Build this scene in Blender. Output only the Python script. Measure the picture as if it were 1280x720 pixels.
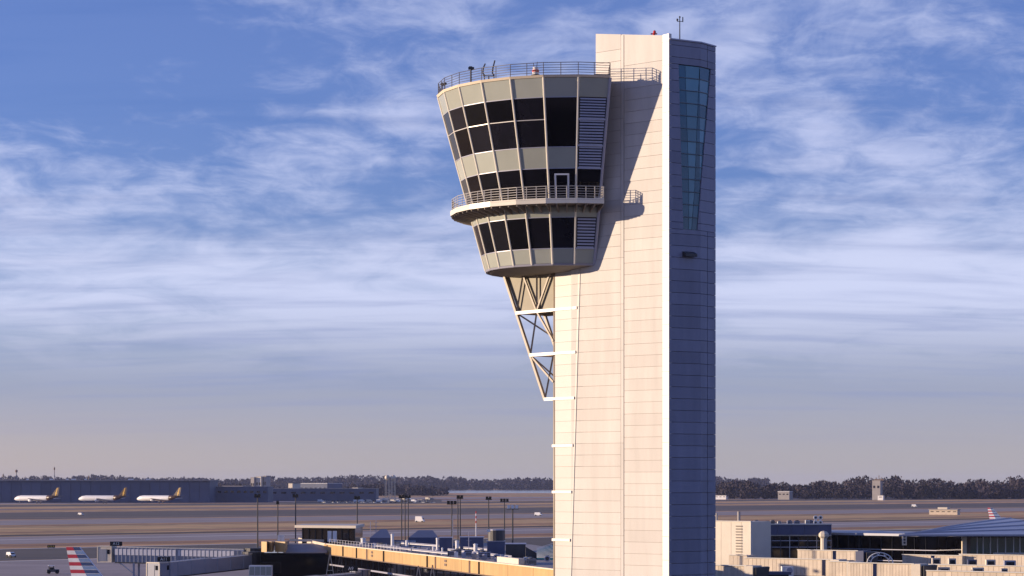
import bpy, math, random
from mathutils import Vector, Matrix
R = math.radians
random.seed(7)
for o in list(bpy.data.objects): bpy.data.objects.remove(o)
scn = bpy.context.scene
col = scn.collection
# ---------------------------------------------------------------- camera
F, H, HY = 2900.0, 22.0, 605.0            # focal length in photo pixels, eye height, horizon row
cam = bpy.data.cameras.new('camera'); co = bpy.data.objects.new('camera', cam); col.objects.link(co)
co.location = (0, 0, H); co.rotation_euler = (R(90), 0, 0)
cam.sensor_width = 36; cam.lens = 36 * F / 1280
cam.shift_y = (HY - 360) / 1280
cam.clip_start = 1; cam.clip_end = 80000
scn.camera = co
# ---------------------------------------------------------------- light
SUN_PHI, SUN_EL = R(92), R(7)             # measured to the left of the direction facing the camera
S = Vector((-math.sin(SUN_PHI) * math.cos(SUN_EL), -math.cos(SUN_PHI) * math.cos(SUN_EL), math.sin(SUN_EL)))
sl = bpy.data.lights.new('sun', 'SUN'); sl.energy = 5.0; sl.angle = R(0.5); sl.color = (1.0, 0.76, 0.53)
so = bpy.data.objects.new('sun', sl); col.objects.link(so)
so.rotation_euler = S.to_track_quat('Z', 'Y').to_euler()
world = bpy.data.worlds.new('World'); scn.world = world; world.use_nodes = True
scn.view_settings.view_transform = 'Standard'; scn.view_settings.look = 'None'
scn.view_settings.exposure = 0.5; scn.view_settings.gamma = 1.0

def build_sky():
    nt = world.node_tree; nt.nodes.clear(); N = nt.nodes.new; L = nt.links.new
    out = N('ShaderNodeOutputWorld'); bg = N('ShaderNodeBackground'); L(bg.outputs[0], out.inputs[0])
    sky = N('ShaderNodeTexSky'); sky.sky_type = 'NISHITA'; sky.sun_disc = False
    sky.sun_elevation = SUN_EL; sky.sun_rotation = math.atan2(S.x, S.y)
    sky.air_density = 1.0; sky.dust_density = 0.2; sky.ozone_density = 4.0
    bg.inputs[1].default_value = 0.085
    tc = N('ShaderNodeTexCoord'); sep = N('ShaderNodeSeparateXYZ'); L(tc.outputs['Generated'], sep.inputs[0])
    def M(op, a, b=None, c=None, clamp=False):
        n = N('ShaderNodeMath'); n.operation = op; n.use_clamp = clamp
        for i, v in enumerate((a, b, c)):
            if v is None: continue
            if isinstance(v, (int, float)): n.inputs[i].default_value = v
            else: L(v, n.inputs[i])
        return n.outputs[0]
    def ramp(v, a, b, lo=0.0, hi=1.0):
        n = N('ShaderNodeMapRange'); n.interpolation_type = 'SMOOTHSTEP'
        L(v, n.inputs[0])
        for i, q in enumerate((a, b, lo, hi)): n.inputs[i+1].default_value = q
        return n.outputs[0]
    def mix(f, a, b, blend='MIX'):
        n = N('ShaderNodeMix'); n.data_type = 'RGBA'; n.blend_type = blend
        if isinstance(f, float): n.inputs[0].default_value = f
        else: L(f, n.inputs[0])
        for i, v in ((6, a), (7, b)):
            if isinstance(v, tuple): n.inputs[i].default_value = (*v, 1)
            else: L(v, n.inputs[i])
        return n.outputs[2]
    x, y, z = sep.outputs
    zc = M('ADD', M('MAXIMUM', z, 0.0), 0.16)             # cloud deck seen at a low angle
    u = M('DIVIDE', x, zc); v = M('DIVIDE', y, zc)
    def noise(su, sv, ou, ov, detail, rough, dist):
        cb = N('ShaderNodeCombineXYZ'); L(M('MULTIPLY_ADD', u, su, ou), cb.inputs[0]); L(M('MULTIPLY_ADD', v, sv, ov), cb.inputs[1])
        n = N('ShaderNodeTexNoise'); n.inputs['Scale'].default_value = 1.0; n.inputs['Detail'].default_value = detail
        n.inputs['Roughness'].default_value = rough; n.inputs['Distortion'].default_value = dist
        L(cb.outputs[0], n.inputs['Vector']); return n.outputs[0]
    big = noise(1.5, 1.15, CL[0], CL[1], 3, 0.5, 0.6)
    fine = noise(5.2, 4.6, CL[2], CL[3], 9, 0.6, 0.8)
    wisp = noise(2.2, 7.5, CL[0]+4.0, CL[1]+2.0, 7, 0.6, 0.3)
    body = M('ADD', M('ADD', M('MULTIPLY', big, 0.95), M('MULTIPLY', fine, 0.50)), M('MULTIPLY', wisp, 0.14))   # mean about 0.8
    mott = noise(13.0, 9.5, CL[2]+11, CL[3]+5, 6, 0.6, 0.5)      # mottled cells of the upper cloud
    body = M('ADD', body, M('MULTIPLY', M('MULTIPLY', M('SUBTRACT', mott, 0.5), ramp(z, 0.08, 0.14)), 0.55))
    veil = ramp(z, 0.145, 0.07)                             # thin high cloud piles up towards the horizon
    thin = ramp(z, 0.25, 0.7)                               # thinned overhead, out of view, to make the fill light bluer and darker
    dens = ramp(M('SUBTRACT', M('ADD', body, M('MULTIPLY_ADD', veil, 0.26, -0.01)), M('MULTIPLY', thin, 0.30)), 0.68, 1.10)
    pale = (5.6, 6.0, 8.0); grey = (3.1, 3.4, 4.6); mauve = (3.8, 3.55, 3.75)
    ccol = mix(ramp(z, 0.09, 0.15), mix(ramp(z, 0.085, 0.038), pale, grey), (4.6, 5.1, 7.4))
    shade = ramp(noise(1.6, 9.0, CL[2]+7, CL[3]+3, 6, 0.55, 0.3), 0.42, 0.72)   # grey undersides of the streaks
    ccol = mix(M('MULTIPLY', shade, 0.5), ccol, (2.4, 2.9, 5.0))
    low = ramp(z, 0.048, 0.004)
    warm = mix(ramp(x, 0.1, -0.9), mauve, (6.2, 4.6, 3.7))      # warmer towards the low sun
    ccol = mix(low, ccol, warm)
    blue = mix(1.0, sky.outputs[0], SKYTINT, 'MULTIPLY')
    fac = M('MAXIMUM', M('MULTIPLY_ADD', dens, 0.80, 0.12), M('MULTIPLY', ramp(z, 0.105, 0.03), 0.93))
    L(mix(fac, blue, ccol), bg.inputs[0])
CL = (30.2, 22.55, 14.2, 15.9)
SKYTINT = (1.08, 1.02, 1.72)
build_sky()

# ---------------------------------------------------------------- materials
MATS = {}
def mat(name, rgb, rough=0.6, metal=0.0, var=0.08, scale=0.6, rnd=0.0, bump=0.0, spec=0.5, rgb2=None, sc2=None, stretch=None):
    if name in MATS: return MATS[name]
    m = bpy.data.materials.new(name); m.use_nodes = True; nt = m.node_tree; N = nt.nodes.new; L = nt.links.new
    b = nt.nodes['Principled BSDF']; b.inputs['Roughness'].default_value = rough; b.inputs['Metallic'].default_value = metal
    b.inputs['Specular IOR Level'].default_value = spec
    geo = N('ShaderNodeNewGeometry'); vec = geo.outputs['Position']
    if stretch:
        mp = N('ShaderNodeMapping'); mp.inputs['Scale'].default_value = stretch; L(vec, mp.inputs[0]); vec = mp.outputs[0]
    nz = N('ShaderNodeTexNoise'); nz.inputs['Scale'].default_value = scale; nz.inputs['Detail'].default_value = 6; nz.inputs['Roughness'].default_value = 0.62
    L(vec, nz.inputs['Vector'])
    mr = N('ShaderNodeMapRange'); mr.inputs[1].default_value = 0.3; mr.inputs[2].default_value = 0.7
    mr.inputs[3].default_value = 1 - var; mr.inputs[4].default_value = 1 + var
    L(nz.outputs[0], mr.inputs[0]); fac = mr.outputs[0]
    if rnd:
        oi = N('ShaderNodeObjectInfo'); r2 = N('ShaderNodeMapRange'); r2.inputs[3].default_value = 1 - rnd; r2.inputs[4].default_value = 1 + rnd
        L(oi.outputs['Random'], r2.inputs[0]); mm = N('ShaderNodeMath'); mm.operation = 'MULTIPLY'
        L(fac, mm.inputs[0]); L(r2.outputs[0], mm.inputs[1]); fac = mm.outputs[0]
    base = None
    if rgb2:
        n2 = N('ShaderNodeTexNoise'); n2.inputs['Scale'].default_value = sc2 or scale * 0.3; n2.inputs['Detail'].default_value = 4; L(vec, n2.inputs['Vector'])
        f2 = N('ShaderNodeMapRange'); f2.inputs[1].default_value = 0.4; f2.inputs[2].default_value = 0.62; L(n2.outputs[0], f2.inputs[0])
        mx = N('ShaderNodeMix'); mx.data_type = 'RGBA'; mx.inputs[6].default_value = (*rgb, 1); mx.inputs[7].default_value = (*rgb2, 1)
        L(f2.outputs[0], mx.inputs[0]); base = mx.outputs[2]
    vm = N('ShaderNodeVectorMath'); vm.operation = 'SCALE'
    if base is not None: L(base, vm.inputs[0])
    else: vm.inputs[0].default_value = rgb
    L(fac, vm.inputs['Scale']); L(vm.outputs[0], b.inputs['Base Color'])
    if bump:
        bp = N('ShaderNodeBump'); bp.inputs['Strength'].default_value = bump; bp.inputs['Distance'].default_value = 0.05
        L(nz.outputs[0], bp.inputs['Height']); L(bp.outputs[0], b.inputs['Normal'])
    MATS[name] = m; return m
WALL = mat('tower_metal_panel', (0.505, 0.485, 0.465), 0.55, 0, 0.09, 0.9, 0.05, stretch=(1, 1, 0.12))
PIER = mat('pier_panel', (0.42, 0.415, 0.405), 0.5, 0, 0.05, 0.3, 0.03)
TRIM = mat('white_trim', (0.66, 0.64, 0.60), 0.4, 0, 0.03, 0.5, 0.02)
SHADE = mat('shaded_wall_panel', (0.20, 0.22, 0.315), 0.5, 0, 0.12, 0.8, 0.10, stretch=(1, 1, 0.15))  # darker, bluer copy of the wall panel; shade painted into sun-away faces
CORE = mat('joint_dark', (0.30, 0.26, 0.23), 0.8)
SPAN = mat('spandrel_glass', (0.375, 0.40, 0.36), 0.12, 0, 0.05, 0.4, 0.09)
GLASS = mat('dark_glass', (0.006, 0.006, 0.010), 0.05, 0, 0.3, 0.5, 0.8, spec=0.4)
BGLASS = mat('blue_glass', (0.022, 0.10, 0.16), 0.08, 0, 0.15, 0.5, 0.3, spec=0.7)
PGLASS = mat('sky_reflection_glass', (0.08, 0.22, 0.30), 0.12, 0, 0.1, 0.5, 0.2, spec=0.7)  # paler glass with the reflected sky painted into its base colour
MULL = mat('mullion_paint', (0.74, 0.70, 0.60), 0.4, 0, 0.03)
LOUV = mat('louvre_metal', (0.36, 0.37, 0.46), 0.45, 0.2, 0.05)
LDARK = mat('louvre_void', (0.02, 0.02, 0.028), 0.8)
RAIL = mat('railing_metal', (0.55, 0.53, 0.50), 0.4, 0.2, 0.04)
DARKM = mat('dark_metal', (0.06, 0.06, 0.065), 0.5, 0.3, 0.1)
SOFF = mat('soffit', (0.22, 0.19, 0.17), 0.7, 0, 0.1)
STEEL = mat('truss_paint', (0.30, 0.25, 0.19), 0.5, 0, 0.06)
OLIVE = mat('truss_cladding', (0.23, 0.21, 0.155), 0.6, 0, 0.08, 1.2)
RED = mat('red_paint', (0.55, 0.03, 0.02), 0.4)
WHITE = mat('white_paint', (0.8, 0.8, 0.8), 0.35, 0, 0.04)
BAND = mat('ochre_fascia', (0.48, 0.315, 0.135), 0.55, 0, 0.14, 0.6, 0.08, stretch=(1, 1, 0.3))
BANDT = mat('fascia_cap', (0.72, 0.62, 0.48), 0.5)
CREAM = mat('cream_cladding', (0.62, 0.53, 0.42), 0.55, 0, 0.12, 0.5, 0.11)
CREAM2 = mat('pale_cladding', (0.64, 0.58, 0.49), 0.55, 0, 0.06, 0.4, 0.04)
BRIDGE = mat('bridge_grey_metal', (0.28, 0.30, 0.37), 0.45, 0.1, 0.08, 0.5, 0.05)
BROWN = mat('brown_wall', (0.16, 0.11, 0.09), 0.7)
ROOF = mat('roof_membrane', (0.30, 0.28, 0.29), 0.85, 0, 0.15, 0.2)
ROOFD = mat('dark_roof', (0.07, 0.07, 0.08), 0.8, 0, 0.15, 0.3)
BLUEM = mat('blue_cladding', (0.075, 0.09, 0.17), 0.5, 0, 0.08, 0.3, 0.06)
NAVY = mat('hangar_metal', (0.085, 0.105, 0.17), 0.6, 0, 0.15, 0.03, 0.16)
BLACK = mat('black_rubber', (0.02, 0.02, 0.02), 0.8)
TBROWN = mat('brown_livery', (0.05, 0.022, 0.012), 0.4)
GOLD = mat('gold_livery', (0.70, 0.42, 0.05), 0.4)
LIVR = mat('livery_red', (0.45, 0.03, 0.06), 0.35)
LIVB = mat('livery_blue', (0.03, 0.06, 0.17), 0.35)
LIVW = mat('livery_white', (0.75, 0.76, 0.8), 0.35)
SILV = mat('livery_silver', (0.55, 0.57, 0.62), 0.3, 0.3, 0.04)
GRASS = mat('dry_grass', (0.52, 0.27, 0.125), 0.95, 0, 0.45, 0.05, 0, rgb2=(0.42, 0.28, 0.13), sc2=0.006, stretch=(1, 0.35, 1))
ASPH = mat('asphalt', (0.075, 0.068, 0.072), 0.9, 0, 0.2, 0.03, stretch=(0.3, 1, 1))
CONC = mat('concrete', (0.31, 0.265, 0.265), 0.9, 0, 0.25, 0.06, stretch=(0.4, 1, 1))
PAVE = mat('old_pavement', (0.22, 0.165, 0.15), 0.9, 0, 0.2, 0.02, stretch=(0.3, 1, 1))
DKSTRIP = mat('dark_strip', (0.035, 0.028, 0.03), 0.9)  # near-black colour for thin dark strips across the field
PAINT = mat('line_paint', (0.7, 0.68, 0.62), 0.7)
WATER = mat('river_water', (0.05, 0.08, 0.12), 0.12, 0, 0.1, 0.01)
TREE = mat('bare_wood', (0.038, 0.03, 0.04), 0.95, 0, 0.45, 0.03)
TREEF = mat('far_wood', (0.03, 0.026, 0.042), 0.95, 0, 0.3, 0.01)
LAMP = mat('lamp_housing', (0.05, 0.05, 0.055), 0.5, 0.3)
STONE = mat('grey_concrete', (0.34, 0.32, 0.31), 0.85, 0, 0.1, 0.2)

# ---------------------------------------------------------------- helpers
class MB:
    def __init__(s): s.v = []; s.f = []
    def hexa(s, p):
        n = len(s.v); s.v += [Vector(q) for q in p]
        for f in ((0,3,2,1),(4,5,6,7),(0,1,5,4),(1,2,6,5),(2,3,7,6),(3,0,4,7)): s.f.append(tuple(n+i for i in f))
        return s
    def box(s, c, size, ang=0.0):
        c = Vector(c); hx, hy, hz = (q/2 for q in size); ca, sa = math.cos(ang), math.sin(ang)
        def p(x, y, z): return c + Vector((x*ca - y*sa, x*sa + y*ca, z))
        return s.hexa([p(-hx,-hy,-hz),p(hx,-hy,-hz),p(hx,hy,-hz),p(-hx,hy,-hz),p(-hx,-hy,hz),p(hx,-hy,hz),p(hx,hy,hz),p(-hx,hy,hz)])
    def prism(s, poly, z0, z1, top=None):
        n = len(s.v); k = len(poly); top = top or poly
        s.v += [Vector((q[0], q[1], z0)) for q in poly] + [Vector((q[0], q[1], z1 if len(q) < 3 else q[2])) for q in top]
        for i in range(k):
            j = (i+1) % k; s.f.append((n+i, n+j, n+k+j, n+k+i))
        s.f.append(tuple(n+i for i in reversed(range(k)))); s.f.append(tuple(n+k+i for i in range(k)))
        return s
    def rings(s, rings, caps=True):
        n = len(s.v); k = len(rings[0])
        for r in rings: s.v += [Vector(q) for q in r]
        for a in range(len(rings)-1):
            for i in range(k):
                j = (i+1) % k; s.f.append((n+a*k+i, n+a*k+j, n+(a+1)*k+j, n+(a+1)*k+i))
        if caps:
            s.f.append(tuple(n+i for i in reversed(range(k)))); m = n+(len(rings)-1)*k; s.f.append(tuple(m+i for i in range(k)))
        return s
    def tube(s, p, q, r, n=6, r2=None):
        p, q = Vector(p), Vector(q); d = (q-p).normalized()
        a = d.orthogonal().normalized(); b = d.cross(a); r2 = r if r2 is None else r2
        ring = lambda c, rr: [c + (a*math.cos(2*math.pi*i/n) + b*math.sin(2*math.pi*i/n))*rr for i in range(n)]
        return s.rings([ring(p, r), ring(q, r2)])
    def path(s, pts, r, n=5):
        for i in range(len(pts)-1): s.tube(pts[i], pts[i+1], r, n)
        return s
    def bar(s, p, q, w, h=None):          # square bar between two points
        p, q = Vector(p), Vector(q); d = (q-p).normalized(); h = h or w
        up = Vector((0,0,1)) if abs(d.z) < 0.95 else Vector((0,1,0))
        a = d.cross(up).normalized(); b = a.cross(d)
        A, B = a*w/2, b*h/2
        return s.hexa([p-A-B, p+A-B, p+A+B, p-A+B, q-A-B, q+A-B, q+A+B, q-A+B])
    def quad(s, c, out, back, inset=(0.0, 0.0)):   # slab from four corners (bl, br, tr, tl)
        c = [Vector(q) for q in c]
        nrm = (c[1]-c[0]).cross(c[3]-c[0]).normalized()
        ex = (c[1]-c[0]).normalized(); ey = (c[3]-c[0]).normalized()
        ix, iy = inset
        ex2 = (c[2]-c[3]).normalized()
        q = [c[0]+ex*ix+ey*iy, c[1]-ex*ix+ey*iy, c[2]-ex2*ix-ey*iy, c[3]+ex2*ix-ey*iy]
        return s.hexa([p-nrm*back for p in q] + [p+nrm*out for p in q])
    def ball(s, c, rx, ry, rz, nu=8, nv=5):
        c = Vector(c); rr = []
        for a in range(nv+1):
            t = math.pi*(a/nv - 0.5); t = max(-1.5, min(1.5, t))
            rr.append([c + Vector((rx*math.cos(t)*math.cos(2*math.pi*i/nu), ry*math.cos(t)*math.sin(2*math.pi*i/nu), rz*math.sin(t))) for i in range(nu)])
        return s.rings(rr)
    def mesh(s, name, off=Vector((0,0,0))):
        me = bpy.data.meshes.new(name); me.from_pydata([tuple(v-off) for v in s.v], [], s.f); me.update(); return me
def wpos(o):
    p = Vector((0,0,0))
    while o is not None: p = p + o.location; o = o.parent
    return p
def put(name, me, m, parent=None, loc=(0,0,0), smooth=False):
    if m is not None and not me.materials: me.materials.append(m)
    if smooth:
        for p in me.polygons: p.use_smooth = True
    o = bpy.data.objects.new(name, me); o.location = loc; o.parent = parent; col.objects.link(o); return o
def part(name, mb, m, parent, smooth=False): return put(name, mb.mesh(name, wpos(parent)), m, parent, smooth=smooth)
def thing(name, loc, label, cat, group=None):
    o = bpy.data.objects.new(name, None); o.location = loc; col.objects.link(o); o.empty_display_size = 0.5
    return tag(o, label, cat, group)
def tag(o, label=None, cat=None, group=None, kind=None):
    if label: o['label'] = label
    if cat: o['category'] = cat
    if group: o['group'] = group
    if kind: o['kind'] = kind
    return o
def solo(name, mb, m, loc, label, cat, group=None, smooth=False):
    loc = Vector(loc); return tag(put(name, mb.mesh(name, loc), m, None, loc, smooth), label, cat, group)
def copy_tree(o, parent=None):
    c = o.copy(); col.objects.link(c); c.parent = parent
    for ch in list(o.children): copy_tree(ch, c)
    return c
def at(px, py, Y): return Vector(((px-640)/F*Y, Y, H-(py-HY)/F*Y))
def X_(px, Y): return (px-640)/F*Y
def Z_(py, Y): return H-(py-HY)/F*Y
def gnd(px, py):
    Y = F*H/(py-HY); return Vector((X_(px, Y), Y, 0))
def text_mesh(txt, size):
    cu = bpy.data.curves.new('t', 'FONT'); cu.body = txt; cu.size = size; cu.extrude = 0.01; cu.align_x = 'CENTER'; cu.align_y = 'CENTER'
    t = bpy.data.objects.new('t', cu); col.objects.link(t); bpy.context.view_layer.update()
    me = bpy.data.meshes.new_from_object(t.evaluated_get(bpy.context.evaluated_depsgraph_get()))
    bpy.data.objects.remove(t); return me

# ---------------------------------------------------------------- the setting
def sheet(name, pts, z, m, kind='structure'):
    me = bpy.data.meshes.new(name); me.from_pydata([(p[0], p[1], z) for p in pts], [], [tuple(range(len(pts)))]); me.update()
    return tag(put(name, me, m), kind=kind)
def grid_ground():
    ys = [-400, 0, 200, 500, 1000, 2000, 4000, 8000, 16000]; v = []; f = []
    for yy in ys:
        for i in range(-4, 5): v.append((i/4*max(900, yy*0.9), yy, 0))
    for a in range(len(ys)-1):
        for i in range(8): f.append((a*9+i, a*9+i+1, a*9+10+i, a*9+9+i))
    me = bpy.data.meshes.new('ground'); me.from_pydata(v, [], f); me.update(); return tag(put('ground', me, GRASS), kind='structure')
grid_ground()
def dy(y0, x): return HY + (y0-HY)*(1-x/3737.0)          # airfield strips all share one vanishing point
def strip(name, m, ya, yb, z, x0=-420, x1=1700, wob=0):
    sheet(name, [gnd(x0, dy(yb, x0)), gnd(x1, dy(yb, x1)), gnd(x1, dy(ya, x1)), gnd(x0, dy(ya, x0))], z, m)
strip('hangar_apron', CONC, 624.5, 630.5, 0.03)
strip('perimeter_road', ASPH, 631.4, 633.6, 0.04)
strip('runway', ASPH, 642.0, 647.6, 0.05)
strip('runway_shoulder', PAVE, 640.6, 649.8, 0.03)
strip('taxiway', CONC, 650.6, 656.6, 0.04)
strip('service_road', PAVE, 636.4, 638.0, 0.04)
BANDA = mat('burnt_grass', (0.30, 0.15, 0.085), 0.95, 0, 0.45, 0.05, stretch=(0.3, 1, 1)); BANDB = mat('pale_grass', (0.58, 0.36, 0.16), 0.95, 0, 0.4, 0.05, stretch=(0.3, 1, 1))
strip('dirt_track', BANDA, 627.0, 628.4, 0.035, 300); strip('dirt_track', BANDA, 657.4, 658.4, 0.03); strip('grass_verge', BANDB, 660.0, 664.0, 0.03)
strip('dirt_track', BANDA, 665.6, 666.6, 0.03); strip('grass_verge', BANDA, 681.2, 684.0, 0.03); strip('grass_verge', BANDB, 634.2, 635.8, 0.03); strip('taxiway_edge', DKSTRIP, 648.2, 648.9, 0.06); strip('taxiway_edge', DKSTRIP, 641.2, 641.8, 0.06)
strip('thin_dark_strip', DKSTRIP, 669.0, 670.8, 0.03)  # narrow dark line between grass and taxilane
strip('apron_taxilane', CONC, 671.4, 680.6, 0.04)
strip('apron_road', ASPH, 687.0, 701.0, 0.04)
sheet('apron', [gnd(-420, dy(702, -420)), gnd(1700, dy(702, 1700)), Vector((420, 60, 0)), Vector((-420, 60, 0))], 0.05, CONC)
sheet('bounce_cut_apron', [Vector((-260, 535, 0)), Vector((300, 500, 0)), Vector((420, 70, 0)), Vector((-420, 70, 0))], 0.09, ASPH)  # dark asphalt added below the view to cut ground bounce onto the tower
strip('edge_line', PAINT, 701.6, 702.3, 0.07)
strip('lane_marking', PAINT, 674.9, 675.35, 0.06)
strip('edge_line', PAINT, 686.4, 686.9, 0.06)
# the river beyond the field and the low land behind it
sheet('river', [Vector((-900, 5600, 0)), Vector((1500, 5600, 0)), Vector((1900, 8200, 0)), Vector((-900, 8200, 0))], 0.05, WATER)

haze = MB(); haze.box((0, 7500, 39.5), (31000, 18000, 81))
hm = bpy.data.materials.new('haze_air'); hm.use_nodes = True; hm.node_tree.nodes.clear()
_o = hm.node_tree.nodes.new('ShaderNodeOutputMaterial'); _v = hm.node_tree.nodes.new('ShaderNodeVolumePrincipled')
_v.inputs['Color'].default_value = (0.55, 0.63, 1.0, 1); _v.inputs['Density'].default_value = 2.2e-5; hm.node_tree.links.new(_v.outputs[0], _o.inputs['Volume'])
tag(put('haze', haze.mesh('haze'), hm), kind='stuff')
# far woods: ragged bare crowns, one mass on the horizon
def wood(name, rows, m, label, seed, leaf=2.2, per=26):
    rng = random.Random(seed); v = []; f = []
    for (x, y, h) in rows:
        h *= rng.uniform(0.62, 1.2); w = h*rng.uniform(0.30, 0.46)
        n = len(v); v += [(x-0.3, y, 0), (x+0.3, y, 0), (x, y+0.3, h*0.75)]; f.append((n, n+1, n+2))
        for k in range(per):
            t = rng.random(); zz = h*(0.05+0.95*t); rr = w*math.sqrt(max(0.05, 1-(2*t-0.9)**2*0.8))
            a = rng.uniform(0, 6.283); q = rr*math.sqrt(rng.random())
            c = Vector((x+q*math.cos(a), y+q*math.sin(a), zz)); s_ = leaf*rng.uniform(0.6, 1.5)
            e1 = Vector((rng.uniform(-1,1), rng.uniform(-1,1), rng.uniform(-0.6,0.6))).normalized()*s_
            e2 = Vector((rng.uniform(-0.7,0.7), rng.uniform(-0.7,0.7), rng.uniform(0.5,1.4))).normalized()*s_*1.4
            n = len(v); v += [tuple(c-e1), tuple(c+e1*0.8-e2*0.2), tuple(c+e2)]; f.append((n, n+1, n+2))
    me = bpy.data.meshes.new(name); me.from_pydata(v, [], f); me.update()
    return tag(put(name, me, m), label, None, None, 'stuff')
rg = random.Random(3)
rows = []
for i in range(620):                                                  # nearer wood on the right
    px = rg.uniform(880, 1330); Y = rg.uniform(3300, 3900); hh = 23+3*math.sin(px*0.03)+2.5*math.sin(px*0.011+1)+2*math.sin(px*0.13)
    if 960 < px < 1000 and Y < 3400: continue
    rows.append((X_(px, Y), Y, hh))
wood('near_wood', rows, TREE, 'dark bare wood along the field edge at the right', 5, 1.7, 90)
rows = []
for i in range(1500):
    px = rg.uniform(-80, 960); Y = rg.uniform(8300, 9000)
    rows.append((X_(px, Y), Y, 39+5*math.sin(px*0.017)+3*math.sin(px*0.06)))
wood('far_wood', rows, TREEF, 'distant bare woodland on the horizon beyond the river', 9, 4.0, 60)
rows = []
for i in range(500):
    px = rg.uniform(-60, 560); Y = rg.uniform(4200, 4700)
    rows.append((X_(px, Y), Y, 17+4*math.sin(px*0.03)))
wood('middle_wood', rows, TREEF, 'low dark trees behind the hangar and the car park', 19, 2.0, 60)

# ---------------------------------------------------------------- the control tower
TX, TY = 5.43, 225.0
tower = thing('control_tower', (TX, TY, 0), 'tall white panelled airport control tower with glazed cab hung on its left side', 'control tower')
def T(u, v, z): return Vector((TX+u, TY-v, z))
BET = [16.5, 2.9, -11.7, -26.3, -40.9, -55.5, -70.1, -84.7, -99.3, -113.9, -128.5]
ZB, RB, SLOPE = 42.5, 8.0, 4.65/16.9
def Rz(z): return RB + (z-ZB)*SLOPE
def C(beta, z, dr=0.0): r = Rz(z)+dr; return T(r*math.sin(R(beta)), r*math.cos(R(beta)), z)
def zat(y):
    z = 50.0
    for _ in range(20): z = H + (HY-y)/F*(TY - Rz(z)*math.cos(R(11.7)))
    return z
z_roof, z_w1, z_mid, z_w1b, z_sp = (zat(q) for q in (95.0, 121.5, 149.3, 183.8, 210.4))
z_deck, z_deckb, z_l0, z_l1, z_l2, z_bot = (zat(q) for q in (251.0, 257.2, 261.5, 271.6, 310.5, 331.5))
# --- shaft
TAN = math.tan(R(41))
def wv(u): return 7.75 + TAN*(u-2.3)
UA, US0, US1, UB = 2.4, 4.66, 4.96, 8.35
B1 = (8.87, 13.72); E = (11.9, 11.9); CC = (13.45, 9.9)
ZTOP = 62.5
shaft = MB()
ins = 0.34
low = [(-0.9, 2.6), (0.15, wv(0.15)-1.0), (1.3, wv(1.3)-0.06), (UB, wv(UB)-0.06), (B1[0]-0.12, B1[1]-0.45), (E[0]-0.14, E[1]-ins), (CC[0]-0.07, CC[1]-0.3), (13.38, 3.0), (8, -2), (0.2, -2)]
upp = [(UA+0.05, wv(UA)-0.06), (UB, wv(UB)-0.06), (B1[0]-0.12, B1[1]-0.45), (E[0]-0.14, E[1]-ins), (CC[0]-0.07, CC[1]-0.3), (13.38, 3.0), (8, -2), (3.2, -2)]
W = lambda poly: [(TX+a, TY-b) for a, b in poly]
shaft.prism(W(low), 0, 43.2); shaft.prism(W(upp), 43.2, ZTOP-0.25)
sh = part('shaft', shaft, CORE, tower)
par = MB()                                                            # tall parapet wall above the shaft roof
zl, zr = 64.15, 63.0
def ztop(u): return zl+(zr-zl)*(u-UA)/(UB-UA)
a, b = T(UA+0.06, wv(UA)-0.06, 0), T(UB+0.1, wv(UB)-0.05, 0); nb = Vector((math.sin(R(41)), math.cos(R(41)), 0))*0.55
par.hexa([Vector((a.x, a.y, ZTOP-0.25)), Vector((b.x, b.y, ZTOP-0.25)), Vector((b.x+nb.x, b.y+nb.y, ZTOP-0.25)), Vector((a.x+nb.x, a.y+nb.y, ZTOP-0.25)),
          Vector((a.x, a.y, zl)), Vector((b.x, b.y, zr)), Vector((b.x+nb.x, b.y+nb.y, zr)), Vector((a.x+nb.x, a.y+nb.y, zl))])
part('parapet', par, CREAM2, tower)
ROWH = 1.075
def wall_quad(u0, u1, z0, z1): return [T(u0, wv(u0), z0), T(u1, wv(u1), z0), T(u1, wv(u1), z1), T(u0, wv(u0), z1)]
def panel_mesh(corners, out, back, inset):
    mb = MB(); mb.quad(corners, out, back, inset); o = Vector(corners[0]); return mb.mesh('panel', o), o
sw = wpos(tower)
def column(u0, u1, z0, z1, zoff=0.0, crown=False):
    me = None; z = z0+zoff
    while z < z1-0.02:
        zt = min(z+ROWH, z1)
        if abs(zt-z-ROWH) < 1e-4:
            if me is None: me, _ = panel_mesh(wall_quad(u0, u1, 0, ROWH), 0.0, 0.05, (0.013, 0.013))
            m_ = me
        else: m_, _ = panel_mesh(wall_quad(u0, u1, 0, zt-z), 0.0, 0.05, (0.013, 0.013))
        if crown and zt > z1-ROWH-0.3:
            c4 = [T(u0, wv(u0), 0), T(u1, wv(u1), 0), T(u1, wv(u1), ztop(u1)-z), T(u0, wv(u0), ztop(u0)-z)]; m_, _ = panel_mesh(c4, 0.0, 0.05, (0.013, 0.013)); zt = z1
        put('panel', m_, WALL, sh, T(u0, wv(u0), z)-sw)
        z = zt
column(0.15, US0, 0, 43.0)
column(UA, US0, 43.0, zl-0.4, 0, True)
column(US1, UB, 0, zr-0.1, -0.55, True)
z = 0
while z < 62.0:                                                       # narrow joint cover between the two columns
    me, o_ = panel_mesh(wall_quad(US0+0.03, US1-0.03, z, (z+ROWH*4 if z+ROWH*4 < 62 else ztop(US1)-0.02)), 0.03, 0.05, (0.0, 0.012)); put('joint_cover', me, WALL, sh, o_-sw); z += ROWH*4
z = 0
mt = None
while z < zr:                                                       # bright corner trim
    zt = min(z+ROWH*2, zr+0.05)
    c4 = [T(UB, wv(UB), z), T(*B1, z), T(*B1, zt), T(UB, wv(UB), zt)]
    me, o_ = panel_mesh(c4, 0.02, 0.3, (0.0, 0.012)); put('corner_trim', me, TRIM, sh, o_-sw); z = zt
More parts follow.
